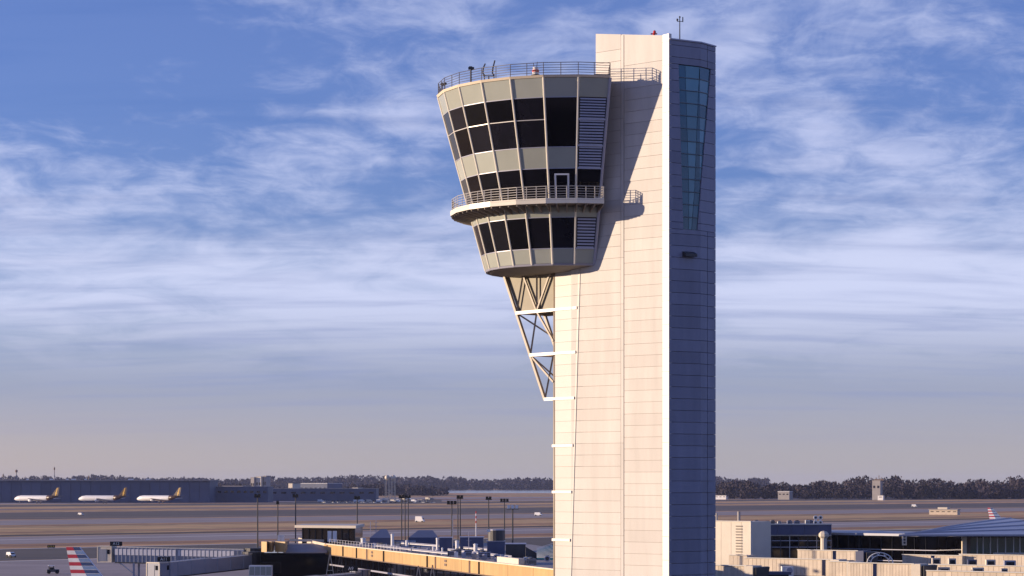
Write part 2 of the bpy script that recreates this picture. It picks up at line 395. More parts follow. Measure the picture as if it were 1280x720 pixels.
# dark side: two faces with the tapering glazed slot
def dface(a, b, f, z, d=0.0):
    u = a[0]+(b[0]-a[0])*f; v = a[1]+(b[1]-a[1])*f; n = Vector((-(b[1]-a[1]), (b[0]-a[0]))).normalized()
    return T(u+n.x*d, v+n.y*d, z)
def zface(y, v): return H+(HY-y)/F*(TY-v)
zs1, zs0 = zface(83, 12), zface(288, 12)
def slot(z):
    t = (z-zs0)/(zs1-zs0)
    l = 849+(843-849)*t; r = 867+(884-867)*t
    return (l-831)/40.0, min(1.0, (r-831)/40.0), max(0.0, (r-871)/19.0)
z = -0.3
full1 = full2 = None
zrows = []
while z < ZTOP-0.05:
    zt = min(z+ROWH, ZTOP); zrows.append((max(z, 0), zt)); z = zt
cut = sorted(set([zs0, zs1]))
rows2 = []
for z0, z1 in zrows:
    zz = [z0]+[c for c in cut if z0+0.02 < c < z1-0.02]+[z1]
    rows2 += list(zip(zz[:-1], zz[1:]))
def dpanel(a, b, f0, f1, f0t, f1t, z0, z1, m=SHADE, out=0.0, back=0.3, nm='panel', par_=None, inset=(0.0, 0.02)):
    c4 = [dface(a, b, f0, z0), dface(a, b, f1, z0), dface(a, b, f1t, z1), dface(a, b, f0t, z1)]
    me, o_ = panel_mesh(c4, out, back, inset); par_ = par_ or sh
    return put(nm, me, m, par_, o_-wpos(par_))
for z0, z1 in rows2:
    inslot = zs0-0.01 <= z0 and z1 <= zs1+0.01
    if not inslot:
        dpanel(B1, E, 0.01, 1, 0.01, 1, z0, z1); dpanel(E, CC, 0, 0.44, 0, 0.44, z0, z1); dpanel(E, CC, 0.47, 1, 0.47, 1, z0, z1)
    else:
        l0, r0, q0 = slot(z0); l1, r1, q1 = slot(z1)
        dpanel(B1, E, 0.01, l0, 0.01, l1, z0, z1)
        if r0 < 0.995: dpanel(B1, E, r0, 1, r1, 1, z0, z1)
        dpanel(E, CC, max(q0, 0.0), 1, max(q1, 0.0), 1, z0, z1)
TRANS = mat('slot_transom', (0.11, 0.15, 0.19), 0.4)
back1 = MB()
l0, r0, q0 = slot(zs0); l1, r1, q1 = slot(zs1)
back1.hexa([dface(B1, E, l0, zs0, -0.30), dface(B1, E, r0, zs0, -0.30), dface(B1, E, r0, zs0, -0.25), dface(B1, E, l0, zs0, -0.25),
            dface(B1, E, l1, zs1, -0.30), dface(B1, E, 1.0, zs1, -0.30), dface(B1, E, 1.0, zs1, -0.25), dface(B1, E, l1, zs1, -0.25)])
slotg = part('stair_glazing', back1, GLASS, tower)
nrow = 13
for i in range(nrow):
    za = zs0+(zs1-zs0)*i/nrow; zb = zs0+(zs1-zs0)*(i+1)/nrow
    l0, r0, q0 = slot(za); l1, r1, q1 = slot(zb)
    def pane(a, b, f0, f1, f0t, f1t, m):
        c4 = [dface(a, b, f0, za, -0.1), dface(a, b, f1, za, -0.1), dface(a, b, f1t, zb, -0.1), dface(a, b, f0t, zb, -0.1)]
        me, o_ = panel_mesh(c4, 0.0, 0.03, (0.02, 0.05)); put('pane', me, m, slotg, o_-wpos(slotg))
    t0, t1 = i/nrow, (i+1)/nrow
    la = lambda l, r, t: l+(r-l)*(0.42-0.10*t)
    lb = lambda l, r, t: l+(r-l)*(0.62+0.36*t)
    pane(B1, E, l0, la(l0, r0, t0), l1, la(l1, r1, t1), BGLASS)
    pane(B1, E, la(l0, r0, t0), lb(l0, r0, t0), la(l1, r1, t1), lb(l1, r1, t1), PGLASS)
    if t1 < 0.97: pane(B1, E, lb(l0, r0, t0), r0, lb(l1, r1, t1), r1, BGLASS)
    if q0 > 0.04: pane(E, CC, 0.0, q0, 0.0, q1, PGLASS if i % 3 else BGLASS)
    m_ = MB(); m_.bar(dface(B1, E, l0, za, -0.06), dface(B1, E, r0, za, -0.06), 0.08, 0.06)
    if q0 > 0.04: m_.bar(dface(E, CC, 0.0, za, -0.06), dface(E, CC, q0, za, -0.06), 0.08, 0.06)
    part('transom', m_, TRANS, slotg)
zh = zface(317, 12.2)
vent = MB(); vent.hexa([dface(B1, E, 0.42, zh-0.35, 0.0), dface(B1, E, 0.78, zh-0.35, 0.0), dface(B1, E, 0.78, zh-0.35, 0.55), dface(B1, E, 0.42, zh-0.35, 0.55),
                        dface(B1, E, 0.42, zh+0.15, 0.0), dface(B1, E, 0.78, zh+0.15, 0.0), dface(B1, E, 0.78, zh-0.1, 0.55), dface(B1, E, 0.42, zh-0.1, 0.55)])
part('vent_hood', vent, DARKM, tower)
# roof edge coping of the dark side
cop = MB(); cop.bar(dface(B1, E, 0.01, ZTOP+0.06, -0.05), dface(B1, E, 1, ZTOP+0.06, -0.05), 0.3, 0.12); part('coping', cop, LOUV, tower)
cop = MB(); cop.bar(dface(E, CC, 0, ZTOP+0.065, -0.05), dface(E, CC, 1, ZTOP+0.065, -0.05), 0.3, 0.12); part('coping', cop, LOUV, tower)
# mast and beacon on top
pm = T(10.0, 11.6, ZTOP-0.3)
m_ = MB(); m_.tube(pm, pm+Vector((0,0,2.7)), 0.06, 6, 0.04); mast = part('wind_mast', m_, DARKM, tower)
m_ = MB(); m_.bar(pm+Vector((-0.25,0,2.35)), pm+Vector((0.3,0,2.35)), 0.05); m_.tube(pm+Vector((0.28,0,2.3)), pm+Vector((0.28,0,2.75)), 0.05); m_.ball(pm+Vector((-0.22,0,2.5)), 0.1,0.1,0.12); m_.ball(pm+Vector((0,0,2.75)), 0.08,0.08,0.1); part('anemometer', m_, DARKM, mast)
pb = T(7.6, wv(7.6)-0.3, ztop(7.6)-0.05)
m_ = MB(); m_.tube(pb, pb+Vector((0,0,0.3)), 0.12, 8); m_.bar(pb+Vector((-0.3,0,0.22)), pb+Vector((0.3,0,0.22)), 0.1); be = part('beacon_base', m_, RED, tower)
m_ = MB(); m_.ball(pb+Vector((0.05,0,0.38)), 0.14,0.14,0.18); part('beacon_lens', m_, RED, be)
# --- pier below the cab with its ring bands
GU, GV = -1.3, 3.84
def pier_u(z): return 0.15 + 0.85*max(0.0, (z-12)/30.0)
rings_ = []
for z in (0.0, 12.0, 27.0, 43.0):
    u = pier_u(z); rings_.append([T(GU, GV, z), T(u, wv(u)+0.0, z), T(u, wv(u)-0.3, z), T(0.5, 2.0, z), T(-1.0, 2.0, z)])
pr = MB(); pr.rings(rings_); pier = part('pier', pr, CORE, tower)
z = 0.0
BZ = [Z_(q, 220.0) for q in (386, 441, 498, 557, 615, 675)] + [12.2, 7.9, 3.6]
while z < 42.9:
    zt = z+ROWH
    u0, u1 = pier_u(z), pier_u(zt)
    c4 = [T(GU, GV, z), T(u0, wv(u0)+0.02, z), T(u1, wv(u1)+0.02, zt), T(GU, GV, zt)]
    me, o_ = panel_mesh(c4, 0.03, 0.05, (0.0, 0.012)); put('panel', me, PIER, pier, o_-wpos(pier)); z = zt
m_ = MB(); m_.tube(T(GU+0.0, GV-0.32, 0), T(GU+0.0, GV-0.32, 42.6), 0.2, 10); part('corner_column', m_, STEEL, pier, True)
for zb in BZ:
    u = pier_u(zb); m_ = MB()
    m_.bar(T(GU-0.22, GV-0.28, zb), T(u-0.15, wv(u)-0.2, zb), 0.3, 0.25); part('band', m_, TRIM, pier)
# --- bracket truss under the cab
def TR(s, z, off=0.0):                                               # s along the truss plane, off behind it
    d = Vector((-math.cos(R(50)), math.sin(R(50)), 0)); n = Vector((math.sin(R(50)), math.cos(R(50)), 0))
    return T(GU-0.1, GV-0.15, z) + d*s + n*off
STOP = 7.4; ZT, ZA = 42.3, BZ[2]
def chord_s(z): return 1.35 + (STOP-1.35)*(z-ZA)/(ZT-ZA)
tm = MB(); tm.bar(TR(STOP, ZT), TR(chord_s(ZA), ZA), 0.26); truss = part('truss', tm, STEEL, tower)
def strut(p, q, w=0.2, m=STEEL, nm='strut'):
    k = MB(); k.bar(p, q, w); part(nm, k, m, truss)
for off in (0.0, 3.6):
    if off: strut(TR(STOP, ZT, off), TR(chord_s(ZA), ZA, off), 0.26)
    for zb in BZ[:3]: strut(TR(0, zb, off), TR(chord_s(zb), zb, off), 0.3, TRIM if off == 0 else STEEL, 'beam')
    z1, z2, z3 = BZ[0], BZ[1], BZ[2]
    s1, s2 = chord_s(z1), chord_s(z2)
    m1 = 2.55
    for p, q in (((s1, z1), (4.6, ZT)), ((4.6, ZT), (m1, z1)), ((m1, z1), (0.5, ZT)), ((m1, z1), (m1, ZT)),
                 ((m1, z1), (s2, z2)), ((m1, z1), (0.1, z2+1.2)), ((s2, z2), (0.1, z2-4.3+1.6)), ((0.1, z2), (chord_s(z3), z3))):
        strut(TR(p[0], p[1], off), TR(q[0], q[1], off), 0.17)
for p in ((STOP, ZT), (chord_s(BZ[0]), BZ[0]), (chord_s(BZ[1]), BZ[1]), (chord_s(BZ[2]), BZ[2])): strut(TR(*p), TR(*p, 3.6), 0.2)
strut(TR(chord_s(BZ[0]), BZ[0]), TR(0.2, BZ[1], 3.6), 0.15); strut(TR(chord_s(BZ[1]), BZ[1]), TR(0.2, BZ[2], 3.6), 0.15)
k = MB(); k.hexa([TR(0, BZ[0]+0.1, .25), TR(chord_s(BZ[0]), BZ[0]+0.1, .25), TR(chord_s(BZ[0]), BZ[0]+0.1, 3.4), TR(0, BZ[0]+0.1, 3.4), TR(0, ZT, .25), TR(STOP, ZT, .25), TR(STOP, ZT, 3.4), TR(0, ZT, 3.4)])
part('cladding', k, OLIVE, truss)
# --- cab
def ring(z, dr):
    pts = [C(bb, z, dr) for bb in BET]; uc = (Rz(z)+dr)*math.sin(R(BET[0]))
    return pts + [T(3.4, -2.2, z), T(uc, 1.0, z)]
cb = MB(); cb.rings([ring(z_bot, -0.14), ring(z_deckb, -0.14), ring(z_roof-0.1, -0.14)]); cab = part('cab', cb, CORE, tower)
k = MB(); k.rings([ring(z_bot-0.38, -2.6), ring(z_bot-0.1, -0.5), ring(z_bot+0.02, 0.05)]); part('soffit', k, SOFF, tower)
k = MB(); k.rings([ring(z_bot-0.02, 0.03), ring(z_bot+0.16, 0.06)]); part('base_rim', k, LOUV, cab)
k = MB(); k.rings([ring(z_roof-0.12, 0.06), ring(z_roof+0.1, 0.1), ring(z_roof+0.12, -0.4)]); part('roof', k, BANDT, tower)
def cquad(b0, b1, za, zb): return [C(b0, za), C(b1, za), C(b1, zb), C(b0, zb)]    # b0 left, b1 right
def cpanel(nm, i, za, zb, m, out=0.0, back=0.1, inset=(0.05, 0.03)):
    k = MB(); k.quad(cquad(BET[i+1], BET[i], za, zb), out, back, inset); return part(nm, k, m, cab)
def louvres(i, groups):
    for za, zb, n in groups:
        cpanel('louvre_back', i, za, zb, LDARK, -0.02, 0.09, (0.06, 0.02))
        for j in range(n):
            z0 = za+(zb-za)*(j+0.15)/n; z1 = za+(zb-za)*(j+0.68)/n
            a0, a1 = C(BET[i+1], z0), C(BET[i], z0); b0, b1 = C(BET[i+1], z1), C(BET[i], z1)
            e = (a1-a0).normalized(); nrm = (a1-a0).cross(b0-a0).normalized(); q = 0.22
            k = MB(); k.hexa([a0+e*q, a1-e*q, a1-e*q+nrm*0.09, a0+e*q+nrm*0.09, b0+e*q, b1-e*q, b1-e*q+nrm*0.02, b0+e*q+nrm*0.02]); part('slat', k, LOUV, cab)
            if j == 0:
                k = MB(); k.bar(C(BET[i+1], za, 0.03), C(BET[i], za, 0.03), 0.12, 0.14); part('louvre_sill', k, LOUV, cab)
for i in range(len(BET)-1):
    cpanel('spandrel_panel', i, z_w1, z_roof-0.12, SPAN)
    if i == 0:
        g1 = z_w1-(z_w1-z_sp)*0.31; g2 = z_w1-(z_w1-z_sp)*0.68
        louvres(0, [(g1, z_w1, 8), (g2, g1, 9), (z_sp, g2, 8), (z_l2, z_l1, 10)])
        cpanel('window_pane', 0, z_deck, z_sp, GLASS)
    else:
        if i == 1: cpanel('window_pane', i, z_w1b, z_w1, GLASS)
        else:
            cpanel('window_pane', i, z_mid, z_w1, GLASS); cpanel('window_pane', i, z_w1b, z_mid, GLASS)
            k = MB(); k.bar(C(BET[i+1], z_mid, 0.0), C(BET[i], z_mid, 0.0), 0.08, 0.07); part('transom', k, RAIL, cab)
        cpanel('spandrel_panel', i, z_sp, z_w1b, SPAN)
        cpanel('window_pane', i, z_deck, z_sp, GLASS)
        cpanel('window_pane', i, z_l2, z_l1, GLASS)
    cpanel('spandrel_panel', i, z_l1, z_deckb-0.05, SPAN)
    cpanel('spandrel_panel', i, z_bot+0.16, z_l2, SPAN)
for i, bb in enumerate(BET):
    k = MB(); w = 0.2 if i else 0.28
    p, q = C(bb, z_bot+0.1, 0.0), C(bb, z_roof-0.1, 0.0); k.tube(p, q, w*0.52, 8); part('mullion', k, MULL if i else LOUV, cab)
for zz in (z_w1, z_w1b, z_sp, z_l1, z_l2):
    k = MB()
    for i in range(1, len(BET)-1): k.bar(C(BET[i+1], zz, 0.0), C(BET[i], zz, 0.0), 0.08, 0.06)
    part('sill_line', k, LOUV, cab)
# door to the gallery
dl, dr_ = -8.0, -1.2
zt_ = z_deck+2.35
def DP(bb, z, d): 
    f = (bb-BET[2])/(BET[1]-BET[2]); p = C(BET[2], z).lerp(C(BET[1], z), f); return p + Vector((math.sin(R(-4.4)), -math.cos(R(-4.4)), 0))*d
k = MB(); k.hexa([DP(dl, z_deck, 0.0), DP(dr_, z_deck, 0.0), DP(dr_, z_deck, 0.06), DP(dl, z_deck, 0.06), DP(dl, zt_, 0.0), DP(dr_, zt_, 0.0), DP(dr_, zt_, 0.06), DP(dl, zt_, 0.06)]); door = part('door', k, GLASS, tower)
for p, q in (((dl, z_deck), (dl, zt_)), ((dr_, z_deck), (dr_, zt_)), ((dl-0.4, zt_), (dr_+0.4, zt_))):
    k = MB(); k.bar(DP(p[0], p[1], 0.1), DP(q[0], q[1], 0.1), 0.17, 0.14); part('door_frame', k, WHITE, door)
k = MB(); k.box(DP(dr_-1.0, z_deck+1.05, 0.1), (0.06, 0.06, 0.2)); part('door_handle', k, WHITE, door)
# --- gallery with railing
RO = 11.35
def P(bb, r, z): return T(r*math.sin(R(bb)), r*math.cos(R(bb)), z)
gb = [15.6]+BET[1:]
def gring(r, z): return [P(bb, r, z) for bb in gb]
k = MB(); inner = Rz(z_deck)-0.5
n0 = len(gb)
k.v = gring(RO-0.02, z_deckb) + gring(inner, z_deckb) + gring(RO, z_deck) + gring(inner, z_deck)
for i in range(n0-1):
    k.f += [(i, i+1, n0+i+1, n0+i), (2*n0+i, 3*n0+i, 3*n0+i+1, 2*n0+i+1), (i, 2*n0+i, 2*n0+i+1, i+1)]
k.f += [(0, n0, 3*n0, 2*n0), (n0-1, 3*n0-1, 4*n0-1, 2*n0-1)]
gal = part('gallery', k, SOFF, tower)
k = MB()
for i in range(n0-1): k.bar(P(gb[i], RO+0.02, z_deck-0.02), P(gb[i+1], RO+0.02, z_deck-0.02), 0.1, 0.12)
part('edge_angle', k, MULL, gal)
for i in range(n0-1):
    k = MB(); a_, b_ = gb[i], gb[i+1]; k.hexa([P(a_, RO+0.01, z_deckb), P(b_, RO+0.01, z_deckb), P(b_, RO+0.07, z_deckb), P(a_, RO+0.07, z_deckb), P(a_, RO+0.01, z_deck-0.1), P(b_, RO+0.01, z_deck-0.1), P(b_, RO+0.09, z_deck-0.1), P(a_, RO+0.09, z_deck-0.1)]); part('fascia', k, MULL, gal)
half = []
for i in range(n0-1): half += [gb[i], (gb[i]*2+gb[i+1])/3, (gb[i]+gb[i+1]*2)/3]
half.append(gb[-1])
def poly_r(bb, r):                                                     # radius of the straight-sided ring at this bearing
    for i in range(n0-1):
        if gb[i+1]-1e-6 <= bb <= gb[i]+1e-6:
            h_ = (gb[i]-gb[i+1])/2; return r*math.cos(R(h_))/math.cos(R(bb-(gb[i]+gb[i+1])/2))
    return r
for bb in half:                                                        # brackets under the deck
    k = MB(); rc = Rz(z_l0)-0.1; ro = poly_r(bb, RO-0.1)
    t = R(bb); wd = Vector((math.cos(t), math.sin(t), 0))*0.05
    a0, a1, a2 = P(bb, rc, z_deckb-0.62), P(bb, rc, z_deckb), P(bb, ro, z_deckb); a3 = P(bb, ro, z_deckb-0.16)
    k.hexa([a0-wd, a3-wd, a2-wd, a1-wd, a0+wd, a3+wd, a2+wd, a1+wd]); part('bracket', k, SOFF, gal)
RRAIL = mat('roof_rail_metal', (0.13, 0.12, 0.12), 0.45, 0.2, 0.04)
def railing(name, ring_r, zbase, hgt, nrail, bets, RM=RAIL):
    k = MB(); k.bar(P(bets[0], poly_r(bets[0], ring_r), zbase+0.06), P(bets[1], poly_r(bets[1], ring_r), zbase+0.06), 0.05, 0.1)
    root = part(name, k, RM, tower)
    for bb in bets:
        k = MB(); r = poly_r(bb, ring_r); k.tube(P(bb, r, zbase-0.1), P(bb, r, zbase+hgt), 0.035, 6); part('post', k, RM, root)
    for j in range(nrail):
        zz = zbase+hgt*(j+1)/nrail; k = MB()
        k.path([P(bb, poly_r(bb, ring_r), zz) for bb in gb], 0.026 if j < nrail-1 else 0.034)
        part('rail', k, RM, root)
    return root
rl = railing('gallery_railing', RO-0.08, z_deck, 1.15, 5, half)
for j in range(3):                                                     # railing return at the shaft end of the gallery
    bb = gb[0]; r = RO-0.5-0.55*j; k = MB(); k.tube(P(bb, r, z_deck-0.1), P(bb, r, z_deck+1.15), 0.035, 6); part('post', k, RAIL, rl)
for j in range(5):
    zz = z_deck+1.15*(j+1)/5; k = MB(); k.tube(P(gb[0], RO-0.08, zz), P(gb[0], RO-2.0, zz), 0.026, 5); part('rail', k, RAIL, rl)
gsave = gb; gb = BET[:]; n0 = len(gb)
half2 = []
for i in range(n0-1): half2 += [gb[i], (gb[i]+gb[i+1])/2]
half2.append(gb[-1])
rr = railing('roof_railing', Rz(z_roof)-0.05, z_roof+0.1, 1.15, 5, half2, RRAIL)
for j in range(4):
    uc = (Rz(z_roof)-0.05)*math.sin(R(BET[0])); vc = (Rz(z_roof)-0.05)*math.cos(R(BET[0]))
    k = MB(); p = T(uc, vc-0.45-0.9*j, z_roof); k.tube(p, p+Vector((0,0,1.25)), 0.035, 6); part('post', k, RRAIL, rr)
for j in range(5):
    zz = z_roof+0.1+1.15*(j+1)/5; k = MB(); k.tube(T(uc, vc, zz), T(uc, vc-3.4, zz), 0.026, 5); part('rail', k, RRAIL, rr)
# roof gear
def roofp(px, v): return T((px-640)/F*(TY-v)-TX, v, z_roof+0.1)
for px, v, hh in ((605.5, 6.5, 2.1), (617.5, 6.5, 2.4)):
    p = roofp(px, v); k = MB(); k.tube(p, p+Vector((0,0,1.1)), 0.05); k.path([p+Vector((0,0,1.0)), p+Vector((-0.15,0,1.2)), p+Vector((-0.1,0,1.7)), p+Vector((0.08,0,hh))], 0.07, 6); part('antenna', k, DARKM, tower)
p = roofp(611, 6.5); k = MB(); k.tube(p, p+Vector((0,0,0.95)), 0.06); k.bar(p+Vector((-0.55,0,0.95)), p+Vector((0.55,0,0.95)), 0.07); part('antenna_frame', k, DARKM, tower)
p = roofp(589, 8.5); k = MB(); k.tube(p, p+Vector((0,0,1.2)), 0.05); k.box(p+Vector((0,0,1.3)), (0.55, 0.3, 0.2)); k.box(p+Vector((-0.05,0,1.42)), (0.3, 0.25, 0.1)); part('roof_light', k, DARKM, tower)
for px, v in ((553, 1.0), (556, 1.3)):
    p = roofp(px, v); k = MB(); k.tube(p, p+Vector((0,0,1.0)), 0.05); k.ball(p+Vector((0,0,1.1)), 0.22, 0.22, 0.14); part('roof_light', k, DARKM, tower)
p = roofp(669.5, 11.0); k = MB(); k.tube(p, p+Vector((0,0,0.25)), 0.42, 10); bl = part('rotating_beacon', k, DARKM, tower)
k = MB(); k.tube(p+Vector((0,0,0.25)), p+Vector((0,0,0.5)), 0.3, 10); part('beacon_ring', k, WHITE, bl)
k = MB(); k.tube(p+Vector((0,0,0.5)), p+Vector((0,0,0.7)), 0.33, 10); part('beacon_ring', k, RED, bl)
k = MB(); k.tube(p+Vector((0,0,0.7)), p+Vector((0,0,0.95)), 0.26, 10); part('beacon_ring', k, WHITE, bl)
k = MB(); k.tube(p+Vector((0.1,0,0.9)), p+Vector((0.16,0,1.45)), 0.03); k.tube(p+Vector((-0.15,0,0.9)), p+Vector((-0.2,0,1.3)), 0.03); part('antenna', k, DARKM, tower)

# ---------------------------------------------------------------- left concourse with ochre fascia
ZR = 9.6
def fpt(px, py, z=ZR): Y = F*(H-z)/(py-HY); return Vector((X_(px, Y), Y, z))
c0, c1 = fpt(405, 680), fpt(690, 712)
dL = (c1-c0).normalized(); nR = Vector((-dL.y, dL.x, 0))              # along the eaves, and away to the right
if nR.x < 0: nR = -nR
c2 = c1 + dL*4; cR0 = c0 + nR*42; cR2 = c2 + nR*21
con = thing('concourse', (c0.x, c0.y, 0), 'long flat roofed airport concourse with ochre fascia and dark glass below', 'terminal')
WID = 42.0
k = MB(); q = [c0+nR*0.9, c2+nR*0.9, cR2, cR0]; k.prism([(p.x, p.y) for p in q], 0, ZR-0.5); part('wall', k, GLASS, con)
k = MB(); q = [c0+nR*0.12, c2+nR*0.12, cR2+nR*0.2, cR0+nR*0.2]; k.prism([(p.x, p.y) for p in q], ZR-0.5, ZR-0.06); roof = part('roof', k, ROOF, con)
Ltot = (c2-c0).length; nseg = 12; FH = 2.0
for i in range(nseg):
    a = c0+dL*(Ltot*i/nseg+0.05); b = c0+dL*(Ltot*(i+1)/nseg-0.05)
    k = MB(); k.hexa([a-Vector((0,0,FH)), b-Vector((0,0,FH)), b+nR*0.3-Vector((0,0,FH)), a+nR*0.3-Vector((0,0,FH)), a, b, b+nR*0.3, a+nR*0.3]); part('fascia_panel', k, BAND, con)
k = MB(); k.bar(c0-nR*0.05+Vector((0,0,0.09)), c2-nR*0.05+Vector((0,0,0.09)), 0.55, 0.18); part('eaves_cap', k, BANDT, con)
k = MB(); k.bar(c0+nR*0.4-Vector((0,0,FH+0.1)), c2+nR*0.4-Vector((0,0,FH+0.1)), 0.8, 0.15); part('soffit', k, BROWN, con)
for s_ in (0.115, 0.19, 0.245, 0.33, 0.53, 0.565, 0.70, 0.735):            # downpipes and small signs set on the fascia
    p = c0+dL*(Ltot*s_); k = MB(); k.bar(p-nR*0.1, p-nR*0.1-Vector((0,0,FH)), 0.35, 0.12); part('downpipe', k, DARKM if int(s_*100)%2 else BANDT, con)
for s_ in (0.265, 0.60):
    p = c0+dL*(Ltot*s_); 
    for dz in (0.55, 1.2):
        k = MB(); a = p-nR*0.06-Vector((0,0,dz)); k.bar(a, a+dL*1.3, 0.06, 0.4); part('fascia_sign', k, BROWN, con)
nm = 34
for i in range(nm):                                                    # window mullions below the eaves
    p = c0+dL*(Ltot*(i+0.5)/nm)+nR*0.86; k = MB(); k.bar(Vector((p.x, p.y, 0)), Vector((p.x, p.y, ZR-FH-0.15)), 0.12); part('mullion', k, DARKM, con)
for zz in (3.2, 5.4):
    k = MB(); k.bar(c0+nR*0.84+Vector((0,0,zz-ZR)), c2+nR*0.84+Vector((0,0,zz-ZR)), 0.14, 0.3); part('transom', k, LOUV, con)
# head house at the far end of the concourse: lower roof, ochre box and clerestory
Yh = c0.y
h0, h1 = Vector((X_(325, Yh), Yh-4, 0)), Vector((X_(358, Yh), Yh-4, 0))
hd = thing('terminal_block', (h0.x, h0.y, 0), 'concourse end block with ochre band, dark clerestory and overhanging pale roof', 'terminal')
k = MB(); k.box(((h0.x+c0.x)/2+1, Yh+9, 3.9), (c0.x-h0.x+1.5, 20, 7.8)); part('wall', k, GLASS, hd)
zt, zb = Z_(677, Yh-5), Z_(690, Yh-5)
for i, (pa, pb_) in enumerate(((326, 334), (334.4, 340), (343, 357))):
    a, b = X_(pa, Yh-5), X_(pb_, Yh-5)
    k = MB(); k.hexa([Vector((a, Yh-4, zb)), Vector((b, Yh-6.0, zb)), Vector((b, Yh-1, zb)), Vector((a, Yh-1, zb)), Vector((a, Yh-4, zt)), Vector((b, Yh-6.0, zt)), Vector((b, Yh-1, zt)), Vector((a, Yh-1, zt))]); part('ochre_panel', k, BAND, hd)
k = MB(); k.box(((h0.x+h1.x)/2, Yh+1.5, zt-0.5), (h1.x-h0.x+0.2, 6.5, 0.9)); part('box_roof', k, ROOF, hd)
a, b = X_(357, Yh), X_(405, Yh)
k = MB(); k.hexa([Vector((a, Yh-5, 7.85)), Vector((b+1.0, Yh-5, 7.85)), Vector((b+1.0, Yh+6, 8.0)), Vector((a, Yh+6, 8.0)), Vector((a, Yh-5, 8.1)), Vector((b+1.0, Yh-5, 8.1)), Vector((b+1.0, Yh+6, 9.6)), Vector((a, Yh+6, 9.6))]); part('lower_roof', k, ROOF, hd)
Yc = Yh+10
k = MB(); k.prism([(X_(378, Yc), Yc), (X_(446, Yc), Yc-6), (X_(448, Yc), Yc+14), (X_(380, Yc), Yc+14)], 7.8, Z_(660, Yc)); cl = part('clerestory', k, GLASS, hd)
for i in range(9):
    t = i/8; x = X_(378, Yc)+(X_(446, Yc)-X_(378, Yc))*t; k = MB(); k.bar(Vector((x, Yc-6*t-0.1, 8.6)), Vector((x, Yc-6*t-0.1, Z_(660, Yc))), 0.16); part('mullion', k, DARKM, cl)
zc_ = Z_(659.5, Yc)
k = MB(); k.prism([(X_(369, Yc), Yc-1.5), (X_(448, Yc), Yc-8), (X_(450, Yc), Yc+15), (X_(371, Yc), Yc+15)], zc_, zc_+0.55); part('overhanging_roof', k, CREAM2, hd)
k = MB(); k.bar(at(362, 675, Yc-3), at(405, 676, Yc-3), 0.5, 0.5); part('ledge', k, CREAM2, hd)
for px in (349, 353.5): 
    p = at(px, 676, Yh-2.5); k = MB(); k.box((p.x, p.y, p.z), (0.62, 0.8, 2.2)); part('vent_stack', k, WHITE, hd)
for px, py in ((412, 672), (418.5, 672)):
    p = at(px, 668, Yc-9); k = MB(); k.box((p.x, p.y, p.z-0.4), (0.8, 0.8, 2.2)); part('vent_stack', k, WHITE, hd)

# roof plant on the concourse -- each unit stands on the roof, its depth taken from where it meets it
RZ = ZR-0.06
def rp(px, py): return fpt(px, py, RZ)
def plant(name, px0, px1, yb, yt, depth, m, label, cat, slope=0.0, extra=None, group=None):
    p = rp((px0+px1)/2, yb); Y = p.y; w = (px1-px0)/F*Y; hgt = (yb-yt)/F*Y
    root = thing(name, (p.x, Y, RZ), label, cat, group)
    k = MB()
    if slope: k.hexa([Vector((p.x-w/2, Y, RZ)), Vector((p.x+w/2, Y, RZ)), Vector((p.x+w/2, Y+depth, RZ)), Vector((p.x-w/2, Y+depth, RZ)), Vector((p.x-w/2, Y, RZ+hgt*(1-slope))), Vector((p.x+w/2, Y, RZ+hgt*(1-slope))), Vector((p.x+w/2-1.5, Y+depth, RZ+hgt)), Vector((p.x-w/2+1.5, Y+depth, RZ+hgt))])
    else: k.box((p.x, Y+depth/2, RZ+hgt/2), (w, depth, hgt))
    part('casing', k, m, root)
    k = MB(); k.box((p.x, Y+depth/2, RZ+hgt*(1-slope)*0.985+0.06 if slope else RZ+hgt+0.05), (w+0.25, depth+0.25 if not slope else 0.2, 0.1))
    if not slope: part('top_flange', k, LOUV, root)
    n = max(2, int(w/1.6))
    for i in range(n):
        x = p.x-w/2+w*(i+0.5)/n; k = MB(); k.box((x, Y-0.03, RZ+hgt*(1-slope)*0.5), (w/n*0.86, 0.06, hgt*(1-slope)*0.8)); part('panel', k, m, root)
    return root, p, w, hgt
plant('rooftop_plant_room', 462, 489, 683.6, 663, 12, BLUEM, 'dark blue sloped rooftop plant room next to the pale roofed clerestory', 'plant room', 0.45)
plant('rooftop_plant_room', 511, 548, 681.5, 664, 10, BLUEM, 'wide blue hipped rooftop plant room in the middle of the concourse roof', 'plant room', 0.45)
plant('air_handler', 549, 565, 689.5, 672.5, 6, BLUEM, 'blue boxy air handler right of the hipped plant room', 'air handler')
plant('air_handler', 575, 604, 690, 672, 6, BLUEM, 'wide blue air handler with railed top beside the dark tank', 'air handler')
r_, p, w, hg = plant('cooling_tower', 609, 631, 694, 677, 5, BLUEM, 'blue grey cooling tower base under the dark round tank', 'cooling tower')
k = MB(); k.tube((p.x, p.y+2.4, RZ+hg), (p.x, p.y+2.4, RZ+hg+1.9), w*0.47, 16); part('drum', k, DARKM, r_)
k = MB(); k.tube((p.x, p.y+2.4, RZ+hg+1.9), (p.x, p.y+2.4, RZ+hg+2.1), w*0.5, 16); part('drum_rim', k, LOUV, r_)
k = MB(); k.box((p.x-w*0.42, p.y+0.1, RZ+hg+1.9), (0.6, 0.6, 0.5)); part('valve_box', k, WHITE, r_)
plant('ribbed_plant_room', 632, 657, 697, 680.5, 7, DARKM, 'black ribbed rooftop plant room beside the glass skylight', 'plant room')
